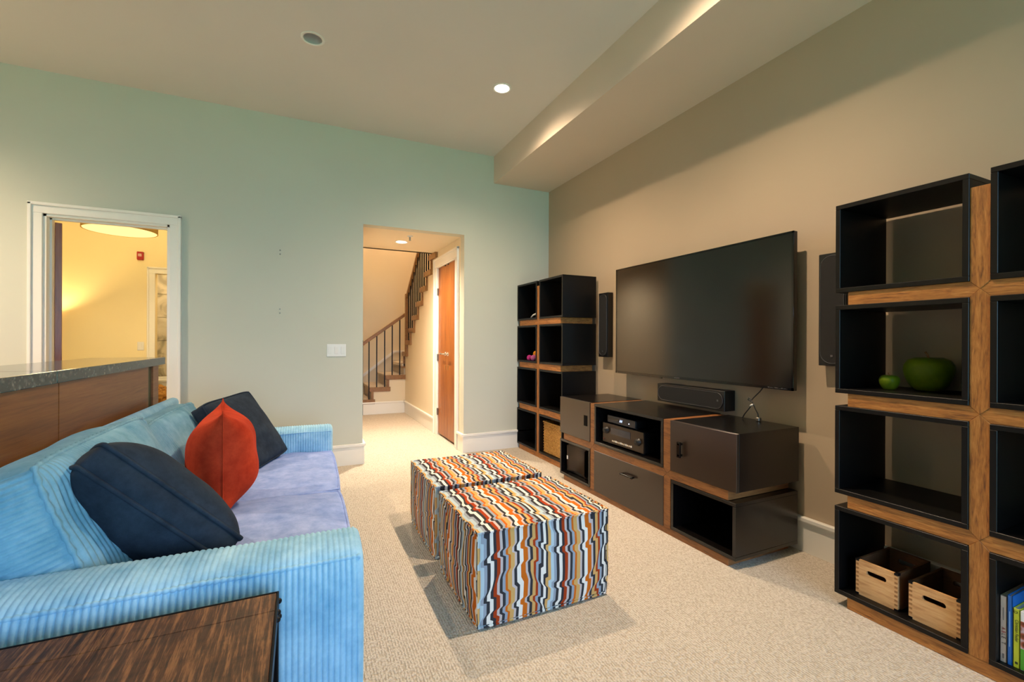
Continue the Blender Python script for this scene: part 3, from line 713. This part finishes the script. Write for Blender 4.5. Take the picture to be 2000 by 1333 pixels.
# ================================================================== television and speakers
tv = thing('television', 'large flat television with a dark screen on the right wall', 'television', (2.58, 2.457, .938))
TX, T0, T1, TZ0, TZ1 = 2.55, 1.655, 3.262, .938, 1.857
obj('body', box(TX+.004, TX+.035, T0, T1, TZ0, TZ1, .003), M['plastic'], tv)
obj('rear_hump', box(TX+.035, TX+.07, T0+.3, T1-.3, TZ0+.08, TZ1-.3, .01), M['plastic'], tv)
bz = obj('bezel', boxes([(TX, TX+.006, T0, T0+.012, TZ0, TZ1), (TX, TX+.006, T1-.012, T1, TZ0, TZ1), (TX, TX+.006, T0, T1, TZ1-.012, TZ1), (TX, TX+.006, T0, T1, TZ0, TZ0+.018)], .001), M['gloss'], tv)
obj('screen', box(TX+.002, TX+.0045, T0+.012, T1-.012, TZ0+.018, TZ1-.012), M['screen'], tv)
for k in range(7): obj('logo_mark', box(TX-.001, TX, 2.557-.008*k, 2.563-.008*k, TZ0+.006, TZ0+.0125), M['ring'], bz)
for k in range(9): obj('caption_mark', box(TX-.001, TX, 1.80-.014*k-.004*(k % 2), 1.81-.014*k, TZ0+.007, TZ0+.012-.002*(k % 3)), M['ring'], bz)
obj('sensor', box(TX+.004, TX+.016, 2.70, 2.725, TZ0-.008, TZ0+.002, .001), M['gloss'], bz)
obj('wall_mount', boxes([(TX+.07, XR, 2.2, 2.24, 1.2, 1.6), (TX+.07, XR, 2.66, 2.70, 1.2, 1.6), (XR-.01, XR, 2.15, 2.75, 1.22, 1.58)]), M['iron'], tv)

def slim_speaker(name, label, xf, yc, zc, wd, ht, horiz=False):
    """wall speaker with a pill-shaped recessed grille; long axis along z or y"""
    t = thing(name, label, 'speaker', (xf, yc, zc-ht/2))
    obj('cabinet', box(xf, XR-.001, yc-wd/2, yc+wd/2, zc-ht/2, zc+ht/2, .003), M['plastic'], t)
    gw, gh = wd-.024, ht-.028; m = min(gw, gh)/2*.97
    pts = rrect(gw, gh, m, 10)
    obj('grille', prism([(yc+a, zc+b) for a, b in pts], 'x', xf-.004, xf+.002), M['grille'], t)
    obj('grille_ring', tube([(xf-.004, yc+a, zc+b) for a, b in pts], .0016, 6, True), M['ring'], t, True)
    by, bz_ = (yc-gw/2+.04, zc) if horiz else (yc, zc-gh/2+.04)
    obj('badge', box(xf-.006, xf-.004, by-.006, by+.006, bz_-.006, bz_+.006), M['ring'], t)
    return t
slim_speaker('wall_speaker', 'slim black wall speaker beside the far corner shelf', 2.60, 3.516, 1.374, .143, .608)
slim_speaker('wall_speaker', 'slim black wall speaker half hidden behind the right shelf', 2.60, 1.476, 1.396, .143, .612)
slim_speaker('centre_speaker', 'long black centre speaker on the wall below the television', 2.56, 2.437, .820, .625, .137, True)
# power cable hanging from the television to the console
cb_ = thing('power_cable', 'black cable tied with a white band hanging below the television', 'cable', (2.6, 1.85, zd))
P0 = Vector((2.60, 1.87, .945)); P1 = Vector((2.585, 1.952, .842))
obj('cord', tube([P0, (2.598, 1.895, .91), (2.59, 1.93, .87), P1, (2.583, 1.968, .85), (2.584, 1.96, .865), (2.586, 1.935, .83), (2.58, 1.915, .80), (2.578, 1.895, .77), (2.575, 1.888, .735)], .0035, 8), M['plastic'], cb_, True)
obj('cord', tube([(2.59, 1.945, .82), (2.585, 1.965, .79), (2.58, 1.99, .755), (2.575, 2.0, .731)], .0035, 8), M['plastic'], cb_, True)
obj('twist_tie', tube([(2.588, 1.93, .826), (2.58, 1.945, .818), (2.59, 1.955, .812)], .005, 8), M['white'], cb_, True)
obj('plug', box(2.562, 2.588, 1.875, 1.9, .727, .75, .004), M['steel'], cb_)

# ================================================================== things on the shelves
zf = .055+.02   # floor of the lowest right cubby
def crate(label, x0, y0, y1, h, dep):
    t = thing('wooden_crate', label, 'crate', (x0+dep/2, (y0+y1)/2, zf), 0, 'wooden crates in the lowest cube')
    wt = .011
    wd = y1-y0; yc = (y0+y1)/2
    # front board with a slot
    hw, hz, r = .038, zf+h*.70, .011
    sl_ = rrect(hw*2, r*2, r*.98, 6); slot = []
    for (a, b), (a2, b2) in zip(sl_, sl_[1:]+sl_[:1]):
        k = max(1, int(math.hypot(a2-a, b2-b)/.007)); slot += [(yc+a+(a2-a)*i/k, hz+b+(b2-b)*i/k) for i in range(k)]
    def board(xa, xb):
        b = bmesh.new(); n = len(slot); seg = []
        for x in (xa, xb):
            o = []
            for (yy, zz) in slot:
                d = Vector((yy-yc, zz-hz)); d = d.normalized() if d.length else Vector((1, 0))
                s = min([((wd/2)/abs(d.x)) if abs(d.x) > 1e-6 else 9, ((zf+h-hz)/d.y) if d.y > 1e-6 else ((hz-zf)/-d.y) if d.y < -1e-6 else 9])
                o.append(b.verts.new((x, yc+d.x*s, hz+d.y*s)))
            i = [b.verts.new((x, yy, zz)) for yy, zz in slot]
            seg.append((o, i))
        corners = []
        for (o, i) in seg:
            cs = []
            for k in range(n):
                A, B = o[k], o[(k+1) % n]
                b.faces.new((A, B, i[(k+1) % n], i[k]))
                if abs(A.co.y-B.co.y) > 1e-5 and abs(A.co.z-B.co.z) > 1e-5:
                    cy = A.co.y if abs(abs(A.co.y-yc)-wd/2) < 1e-4 else B.co.y
                    cz = A.co.z if (abs(A.co.z-zf) < 1e-4 or abs(A.co.z-zf-h) < 1e-4) else B.co.z
                    c = b.verts.new((A.co.x, cy, cz)); b.faces.new((A, c, B)); cs.append((k, c))
            corners.append(dict(cs))
        (o1, i1), (o2, i2) = seg
        for k in range(n):
            b.faces.new((i1[k], i1[(k+1) % n], i2[(k+1) % n], i2[k]))
            if k in corners[0]:
                b.faces.new((o1[k], corners[0][k], corners[1][k], o2[k])); b.faces.new((corners[0][k], o1[(k+1) % n], o2[(k+1) % n], corners[1][k]))
            else: b.faces.new((o1[k], o1[(k+1) % n], o2[(k+1) % n], o2[k]))
        bmesh.ops.recalc_face_normals(b, faces=list(b.faces)); return b
    fr = obj('front_board', board(x0, x0+wt), M['crate'], t)
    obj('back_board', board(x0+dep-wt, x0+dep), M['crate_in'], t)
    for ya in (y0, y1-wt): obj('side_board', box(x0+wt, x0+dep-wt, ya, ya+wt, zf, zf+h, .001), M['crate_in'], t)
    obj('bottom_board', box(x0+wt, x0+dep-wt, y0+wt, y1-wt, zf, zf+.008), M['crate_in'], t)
    for ya in (y0, y1):
        s = 1 if ya == y0 else -1
        obj('corner_bracket', boxes([(x0-.0015, x0+.02, ya-s*.0012, ya+s*.013, zf+h-.008, zf+h+.001), (x0-.0015, x0+.02, ya-s*.0012, ya+s*.013, zf, zf+.008)]), M['iron'], t)
        for k in range(7): obj('finger_joint', box(x0-.0006, x0+.0004, ya+s*.001, ya+s*.012, zf+.02+k*h*.118, zf+.02+k*h*.118+h*.055), fj, t)
    return t
fj = wood('crate_end_grain', '7E5530', '9C6E40', None, (20, 20, 20), .7, 3)
crate('pine crate with a slot handle, left of the two crates', 2.30, 1.040, 1.200, .158, .27)
crate('pine crate with a slot handle, beside the oak post', 2.295, .836, 1.000, .152, .27)
za2 = .055 + 2*.4645 + .02
def apple(label, c, R, H):
    t = thing('apple_ornament', label, 'ornament', c)
    prof = [(0, .10*H), (.12*R, .03*H), (.32*R, .0), (.55*R, .035*H), (.78*R, .2*H), (.93*R, .42*H), (R, .62*H), (.97*R, .78*H), (.82*R, .93*H), (.55*R, 1.0*H), (.3*R, .97*H), (.1*R, .86*H), (0, .82*H)]
    bm = lathe(prof, c, 32)
    for v in bm.verts:
        d = Vector((v.co.x-c[0], v.co.y-c[1])); a = math.atan2(d.y, d.x); k = 1+.025*cos(5*a)*(v.co.z-c[2])/H
        v.co.x = c[0]+d.x*k; v.co.y = c[1]+d.y*k
    obj('fruit', bm, M['apple'], t, True)
    obj('stem', tube([(c[0], c[1], c[2]+.83*H), (c[0]+.02*R, c[1], c[2]+1.0*H), (c[0]-.02*R, c[1]+.06*R, c[2]+1.12*H), (c[0], c[1]+.12*R, c[2]+1.16*H)], [.05*R, .04*R, .045*R, .06*R], 8), M['stairwood'], t, True)
apple('big green apple ornament on the right shelf', (2.52, 1.03, za2), .088, .148)
apple('little green apple ornament left of the big apple', (2.42, 1.13, za2), .038, .066)
def book(label, x0, y0, y1, h, dep, col, cover=None):
    t = thing('book', label, 'book', (x0+dep/2, (y0+y1)/2, zf), 0, 'books in the lowest right cube')
    m = plain('cover_'+col, col, .35)
    obj('pages', box(x0+.004, x0+dep-.004, y0+.003, y1-.003, zf+.003, zf+h-.004), M['white'], t)
    obj('cover', boxes([(x0, x0+.004, y0, y1, zf, zf+h), (x0, x0+dep, y0, y0+.003, zf, zf+h), (x0, x0+dep, y1-.003, y1, zf, zf+h)], .0008), m, t)
    return t
xb = 2.285
b1 = book('thick cream book with scattered letters on the spine', xb, .708, .7265, .236, .19, 'CBB9A6')
fr_ = lambda y, z: frame((xb-.0008, y, z), (0, 0, -1), (0, -1, 0))
for s, z, c in (('A', .195, '8A1E18'), ('B', .183, 'B03A30'), ('L', .173, '3A3030'), ('E', .163, '3A3030'), ('T', .143, '302828')):
    text('lettering', s, .014, plain('ink_'+s, c, .6), fr_(.717, z), b1)
obj('small_print', box(xb-.0005, xb, .716, .7185, .225, .27), plain('ink_grey', '8C8078', .6), b1)
obj('publisher_mark', box(xb-.0005, xb, .715, .7195, .088, .105), plain('ink_grey2', '7A7068', .6), b1)
b2 = book('bright blue book between the cream and the lime books', xb-.002, .694, .7075, .246, .2, '1668B8')
obj('title_print', box(xb-.0027, xb-.002, .7, .7022, .14, .265), plain('ink_pale', '8FB8DE', .6), b2)
b3 = book('lime green book with a dark title', xb, .676, .6935, .208, .17, 'B9C02C')
text('lettering', 'Christian Feder', .0125, plain('ink_dark', '20281A', .6), fr_(.684, .205), b3)
text('lettering', 'D', .014, plain('ink_dark2', '20281A', .6), fr_(.687, .27), b3)
obj('publisher_mark', box(xb-.0006, xb, .681, .688, .088, .096), plain('ink_dark3', '20281A', .6), b3)
def photo_cover():
    m = NT('photo_cover'); n = m.n('ShaderNodeTexVoronoi', i_Scale=40.0); m.l(m.mapping(), n.inputs['Vector'])
    m.l(m.ramp(n.outputs['Distance'], [(.15, lin('3A2018')), (.4, lin('9A4A2A')), (.7, lin('C8B8C0'))]), m.b.inputs['Base Color']); m.b.inputs['Roughness'].default_value = .3; return m.m
b4 = thing('book', 'magazine with a photo and green strip on its cover', 'book', (2.35, .665, zf), 0, 'books in the lowest right cube')
obj('pages', box(xb, xb+.2, .656, .675, zf, zf+.205, .001), M['white'], b4)
obj('photo_panel', box(xb-.001, xb, .6565, .6745, zf+.075, zf+.17), photo_cover(), b4)
obj('green_strip', box(xb-.001, xb, .6565, .6745, zf+.002, zf+.075), plain('strip_green', '4FA02C', .4), b4)
# far shelf: basket, toy balls, little white toy
bk = thing('storage_basket', 'woven straw basket in the lowest cube of the far shelf', 'basket', (2.42, 3.93, .075))
bx0, by0, by1, bz0, bz1 = 2.285, 3.735, 4.10, .076, .385
obj('inner_shell', boxes([(bx0+.012, bx0+.02, by0+.01, by1-.01, bz0, bz1-.005), (bx0+.26, bx0+.268, by0+.01, by1-.01, bz0, bz1-.005), (bx0+.012, bx0+.268, by0+.01, by0+.018, bz0, bz1-.005), (bx0+.012, bx0+.268, by1-.018, by1-.01, bz0, bz1-.005), (bx0+.012, bx0+.268, by0+.01, by1-.01, bz0, bz0+.008)]), M['wicker'], bk)
nr = 22; hgt = (bz1-bz0)/nr
for k in range(nr):
    z = bz0 + hgt*(k+.5); pts = []
    per = [(bx0+.006, by1-.004, 0, -1), (bx0+.006, by0+.004, 1, 0), (bx0+.274, by0+.004, 0, 1), (bx0+.274, by1-.004, -1, 0)]
    for (x, y, dx, dy), L in zip(per, (by1-by0-.008, .268, by1-by0-.008, .268)):
        n = int(L/.012)
        for i in range(n):
            s = .0035*(1 if (i+k) % 2 else -1)
            pts.append((x+dx*L*i/n - dy*s*1, y+dy*L*i/n + dx*s, z))
    obj('weave_strand', tube(pts, hgt*.52, 5, True), M['wicker'], bk, True)
obj('rim', tube([(bx0, by1, bz1), (bx0, by0, bz1), (bx0+.28, by0, bz1), (bx0+.28, by1, bz1)], .009, 8, True), M['wicker'], bk, True)
zt = .055+2*.4645+.02
for nm, c, r, col, lab in (('b', (2.287, 4.425, zt), .030, 'B0307A', 'pink yarn pompom on the far shelf'), ('o', (2.33, 4.36, zt+.045), .030, 'D98A1E', 'orange yarn pompom resting on two others'), ('p', (2.285, 4.325, zt), .032, 'A0527E', 'mauve yarn pompom beside the shelf post')):
    bm = bmesh.new(); bmesh.ops.create_icosphere(bm, subdivisions=4, radius=r)
    for v in bm.verts: v.co *= 1 + .16*noise.noise(v.co*190) 
    bm.transform(Matrix.Translation((c[0], c[1], c[2]+r)))
    tag(base(obj('pompom', bm, fabric('yarn_'+nm, col, col, 60, .3), None)), lab, 'pompom', 'yarn pompoms on the far shelf')
zq = .055+3*.4645+.02
tag(base(obj('toy_track', tube([(2.27, 4.36, zq+.006), (2.28, 4.33, zq+.03), (2.30, 4.29, zq+.045), (2.32, 4.255, zq+.05)], [.006, .009, .009, .006], 10), M['white'], None, True)), 'small curved white piece lying in the top far cube', 'toy')

# ================================================================== striped ottomans
def uvs(o):
    me = o.data; ul = me.uv_layers.new(name='UVMap')
    for p in me.polygons:
        n = p.normal; a = max(range(3), key=lambda i: abs(n[i]))
        for li in p.loop_indices:
            c = me.vertices[me.loops[li].vertex_index].co
            ul.data[li].uv = (c.x, c.y) if a == 2 else (c.x, c.z+.31) if a == 1 else (c.y+.13, c.z)
def ottoman(label, x0, x1, y0, y1, h, seed, rz=0):
    cx, cy = (x0+x1)/2, (y0+y1)/2
    t = thing('ottoman', label, 'ottoman', (cx, cy, 0), rz, 'striped cube ottomans')
    bm, rim = soft(x1-x0, y1-y0, h/2-.008, .012, 28, 28, 18, .012, sb=.012, amp=.006, freq=9, seed=seed)
    for v in bm.verts:
        k = v.co.z/(h/2)
        if k < -.6: v.co.x *= 1-.02*(-k-.6)/.4; v.co.y *= 1-.02*(-k-.6)/.4
    bm.transform(Matrix.Translation((0, 0, h/2-.004)))
    c = obj('cover', bm, M['stripe'], t, True, local=True); uvs(c)
    for z, kx in ((h-.013, 1.0), (.012, .98)):
        e = obj('piping', tube([(a*kx*1.006, b*kx*1.006, z+.003*noise.noise(Vector((a*8, b*8, seed)))) for a, b in rim], .0065, 8, True), M['stripe'], t, True, local=True); uvs(e)
    for sx in (-1, 1):
        for sy in (-1, 1):
            px, py = sx*(x1-x0)/2*.99, sy*(y1-y0)/2*.99
            e = obj('piping', tube([(px*(1-.02*max(0, .2-q)/.2) + .003*noise.noise(Vector((q*9, sx, sy+seed))), py*(1-.02*max(0, .2-q)/.2), .012+q*(h-.026)) for q in [i/14 for i in range(15)]], .006, 8), M['stripe'], t, True, local=True); uvs(e)
    return t
ottoman('striped cube ottoman nearer the camera', .672, 1.340, 1.768, 2.335, .425, 1)
ottoman('striped cube ottoman farther from the camera, behind its twin', .675, 1.345, 2.44, 3.03, .42, 2)

# ================================================================== sofa
SO = (-.3, 2.7, 0)
sofa = thing('sofa', 'long blue corduroy sofa with loose back cushions along the bar counter', 'sofa', SO, -.018)
SL = Matrix.Translation((-SO[0], -SO[1], 0))
def sob(name, bm, mat, parent=sofa, smooth=True):
    bm.transform(SL); return obj(name, bm, mat, parent, smooth, local=True)
PIT = .0165
def resample(pts, n):
    P_ = [Vector(p) for p in pts]; out = []
    def cr(p0, p1, p2, p3, t): return .5*((2*p1)+(p2-p0)*t+(2*p0-5*p1+4*p2-p3)*t*t+(3*p1-p0-3*p2+p3)*t**3)
    L = [(P_[i+1]-P_[i]).length for i in range(len(P_)-1)]; tot = sum(L)
    for k in range(n+1):
        d = tot*k/n; i = 0
        while i < len(L)-1 and d > L[i]: d -= L[i]; i += 1
        out.append(cr(P_[max(i-1, 0)], P_[i], P_[i+1], P_[min(i+2, len(P_)-1)], min(1, d/L[i])))
    return out
def arm_mesh(prof, xa, xb, flip, seed):
    pr = resample(prof, 64); m = len(pr)
    nrm = []
    for i in range(m):
        t = pr[min(i+1, m-1)] - pr[max(i-1, 0)]; nv_ = Vector((-t.y, t.x)).normalized()
        nrm.append(nv_ if not flip else -nv_)
    cen = sum(pr, Vector((0, 0)))/m
    sub = 8; N = int((xb-xa)/PIT*sub); bm = bmesh.new(); secs = []
    xs = [xa + (xb-.02-xa)*i/N for i in range(N+1)]
    sd = Vector((seed*5.1, 2.2, 0))
    for x in xs:
        row = []
        for i in range(m):
            wob = .0035*noise.noise(Vector((x*5, i*.09, 0)) + sd)
            xx = x + .006*noise.noise(Vector((x*3, i*.06, 7)) + sd)
            a = .0072*abs(sin(pi*xx/PIT))**.55 + .012*noise.noise(Vector((x*2.2, i*.05, 3)) + sd)*.5
            p = pr[i] + nrm[i]*(a + wob)
            row.append(bm.verts.new((xx, p.x, p.y)))
        secs.append(row)
    for k in range(1, 6):
        a = k/5*pi/2; ins = .02*(1-cos(a)); x = xb-.02+.02*sin(a)
        row = []
        for i in range(m):
            p = pr[i] - nrm[i]*ins + nrm[i]*.003
            row.append(bm.verts.new((x, p.x, p.y)))
        secs.append(row)
    for A, B in zip(secs, secs[1:]):
        for i in range(m-1): bm.faces.new((A[i], B[i], B[i+1], A[i+1]))
    bm.faces.new(secs[-1]); bm.faces.new(secs[0][::-1])
    bmesh.ops.recalc_face_normals(bm, faces=list(bm.faces))
    return bm
prof = [(1.492, .03), (1.482, .16), (1.474, .30), (1.476, .44), (1.486, .505), (1.497, .533), (1.52, .553), (1.575, .565), (1.64, .566), (1.685, .558), (1.708, .535), (1.714, .46), (1.712, .32)]
na = sob('arm', arm_mesh(prof, -.842, .205, False, 1), M['cord'])
fprof = [(5.36-y, z) for y, z in prof]
fa_ = sob('arm', arm_mesh(fprof, -.842, .205, True, 2), M['cord'])
def beads(y, z, xa, xb, r):
    n = int((xb-xa)/PIT*6)
    pts = [(xa+(xb-xa)*i/n, y+.002*noise.noise(Vector((i*.03, 0, 0))), z+.004*noise.noise(Vector((i*.02, 5, 0)))) for i in range(n+1)]
    return tube(pts, [r*(.55+.5*abs(sin(pi*p[0]/PIT))) for p in pts], 8)
sob('seam_piping', beads(1.498, .541, -.84, .195, .0085), M['cord'], na)
sob('seam_piping', beads(1.712, .54, -.84, .195, .006), M['cord'], na)
sob('seam_piping', beads(5.36-1.712, .54, -.6, .195, .006), M['cord'], fa_)
sob('seam_piping', tube([(.197, 1.49, z) for z in [.05+.04*i for i in range(12)]] + [(.195, 1.53, .548), (.196, 1.62, .558), (.195, 1.70, .54)], .006, 8), M['cord'], na)
bm = box(-.858, -.79, 1.5, 3.87, .04, .815, .03, 3); sob('back_frame', bm, M['cord'])
sob('seat_base', box(-.80, .185, 1.66, 3.70, .05, .27, .02, 2), M['cord'])
for x in (-.78, .12):
    for y in (1.56, 3.8): sob('foot', lathe([(.02, 0), (.03, .06), (0, .06)], (x, y, 0), 12), M['stairwood'])
LN = Vector((-.352, 0, .936))
for yc, dz, sd, wd in ((2.185, 0, 11, .94), (3.145, -.055, 12, .96)):
    bm, rim = soft(wd, .49, .085, .055, int(wd/PIT*6), 130, 7, .05, amp=.03, freq=4.5, seed=sd, rib=(0, PIT), ribamp=.007, siderib=(1, PIT), sb=.02)
    MT = frame((-.668, yc, .602+dz), (0, 1, 0), LN)
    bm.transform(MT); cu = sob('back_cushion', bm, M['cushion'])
    for s in (1, -1):
        pts = [MT @ Vector((a*1.004, b*1.004, s*.087)) for a, b in rim[::4]]
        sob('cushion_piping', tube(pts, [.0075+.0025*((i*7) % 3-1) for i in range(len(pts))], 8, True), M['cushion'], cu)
for yc, sd in ((2.19, 21), (3.165, 22)):
    bm, rim = soft(.80, .965, .068, .034, 60, 60, 8, .035, amp=.016, freq=6, seed=sd, sb=.012)
    MT = Matrix.Translation((-.195, yc, .322)); bm.transform(MT); cu = sob('seat_cushion', bm, M['velvet'])
    for s in (1, -1):
        pts = [MT @ Vector((a*1.006, b*1.004, s*.068)) for a, b in rim[::3]]
        sob('cushion_piping', tube(pts, .006, 8, True), M['velvet'], cu)

# ================================================================== throw pillows
def pillow(name, label, MT, size, b, T, mat, seed, pin=.03, corner=.06, amp=.012, piping=.005):
    base_ = MT.translation.copy()
    t = thing(name, label, 'pillow', base_)
    bm, rim = soft(size, size, b, T, 44, 44, 6, corner, pin=pin, amp=amp, freq=7, seed=seed, sb=.012, e=.6)
    bm.transform(MT); c = obj('cover', bm, mat, t, True)
    if piping:
        for s in ((1, -1) if b > 0 else (0,)):
            pts = [MT @ Vector((x*1.008, y*1.008, s*b)) for x, y in rim[::2]]
            obj('piping', tube(pts, piping, 8, True), mat, t, True)
    return t
AB = Vector((.385, .05, -.40)); AC = Vector((-.33, .89, -.33))
A0 = Vector((-.60, 1.79, .885))
cN = A0 + AB.normalized()*.27 + AC.normalized()*.25
pillow('throw_pillow', 'large dark navy box pillow leaning at the near sofa arm', frame(cN, AB, AC), .55, .042, .115, M['navy'], 31, piping=.008)
pillow('throw_pillow', 'dark navy box pillow leaning at the far end of the sofa', frame((-.33, 3.36, .625), (.415, .908, .059), (-.508, .177, .843)), .5, .036, .06, M['navy'], 32)
VD = Vector((-.132, .991, 0))
pillow('throw_pillow', 'red velvet pillow standing on edge between the two navy pillows', frame(Vector((-.318, 2.42, .648))+VD*.2, VD, (0, 0, 1)), .46, 0, .15, M['red'], 33, pin=.12, corner=-.09, amp=.014, piping=.003)

# ================================================================== side table in the foreground
tbx0, tbx1, tby0, tby1, tz = -.78, -.051, .74, 1.393, .53
tt = thing('side_table', 'rough sawn wooden side table with black iron edging in front of the sofa arm', 'table', ((tbx0+tbx1)/2, (tby0+tby1)/2, 0))
for a, b in ((tby1-.006, 1.298), (1.2965, 1.02), (1.0185, tby0+.006)):
    obj('plank', box(tbx0+.006, tbx1-.006, b, a, tz-.028, tz, .0015), M['sawn'], tt)
obj('iron_rim', boxes([(tbx0, tbx1, tby1-.005, tby1, tz-.045, tz+.001), (tbx0, tbx1, tby0, tby0+.005, tz-.045, tz+.001), (tbx0, tbx0+.005, tby0, tby1, tz-.045, tz+.001), (tbx1-.005, tbx1, tby0, tby1, tz-.045, tz+.001)], .0008), M['iron'], tt)
for x in (tbx0, tbx1):
    for y in (tby0, tby1):
        sx = 1 if x == tbx0 else -1; sy = 1 if y == tby0 else -1
        obj('leg', boxes([(x, x+sx*.004, y, y+sy*.035, 0, tz-.002), (x, x+sx*.035, y, y+sy*.004, 0, tz-.002)]), M['iron'], tt)
        for k, z in ((.018, tz-.018), (.075, tz-.018), (.105, tz-.02), (.018, tz-.06)):
            obj('bolt', lathe([(.0075, 0), (.0068, .004), (.004, .0068), (0, .0078)] if sx < 0 else [(.0075, 0), (.0068, -.004), (.004, -.0068), (0, -.0078)], (x, y+sy*k, z), 12, 'x'), M['iron'], tt, True)
obj('lower_shelf', box(tbx0+.01, tbx1-.01, tby0+.01, tby1-.01, .12, .14, .002), M['sawn'], tt)
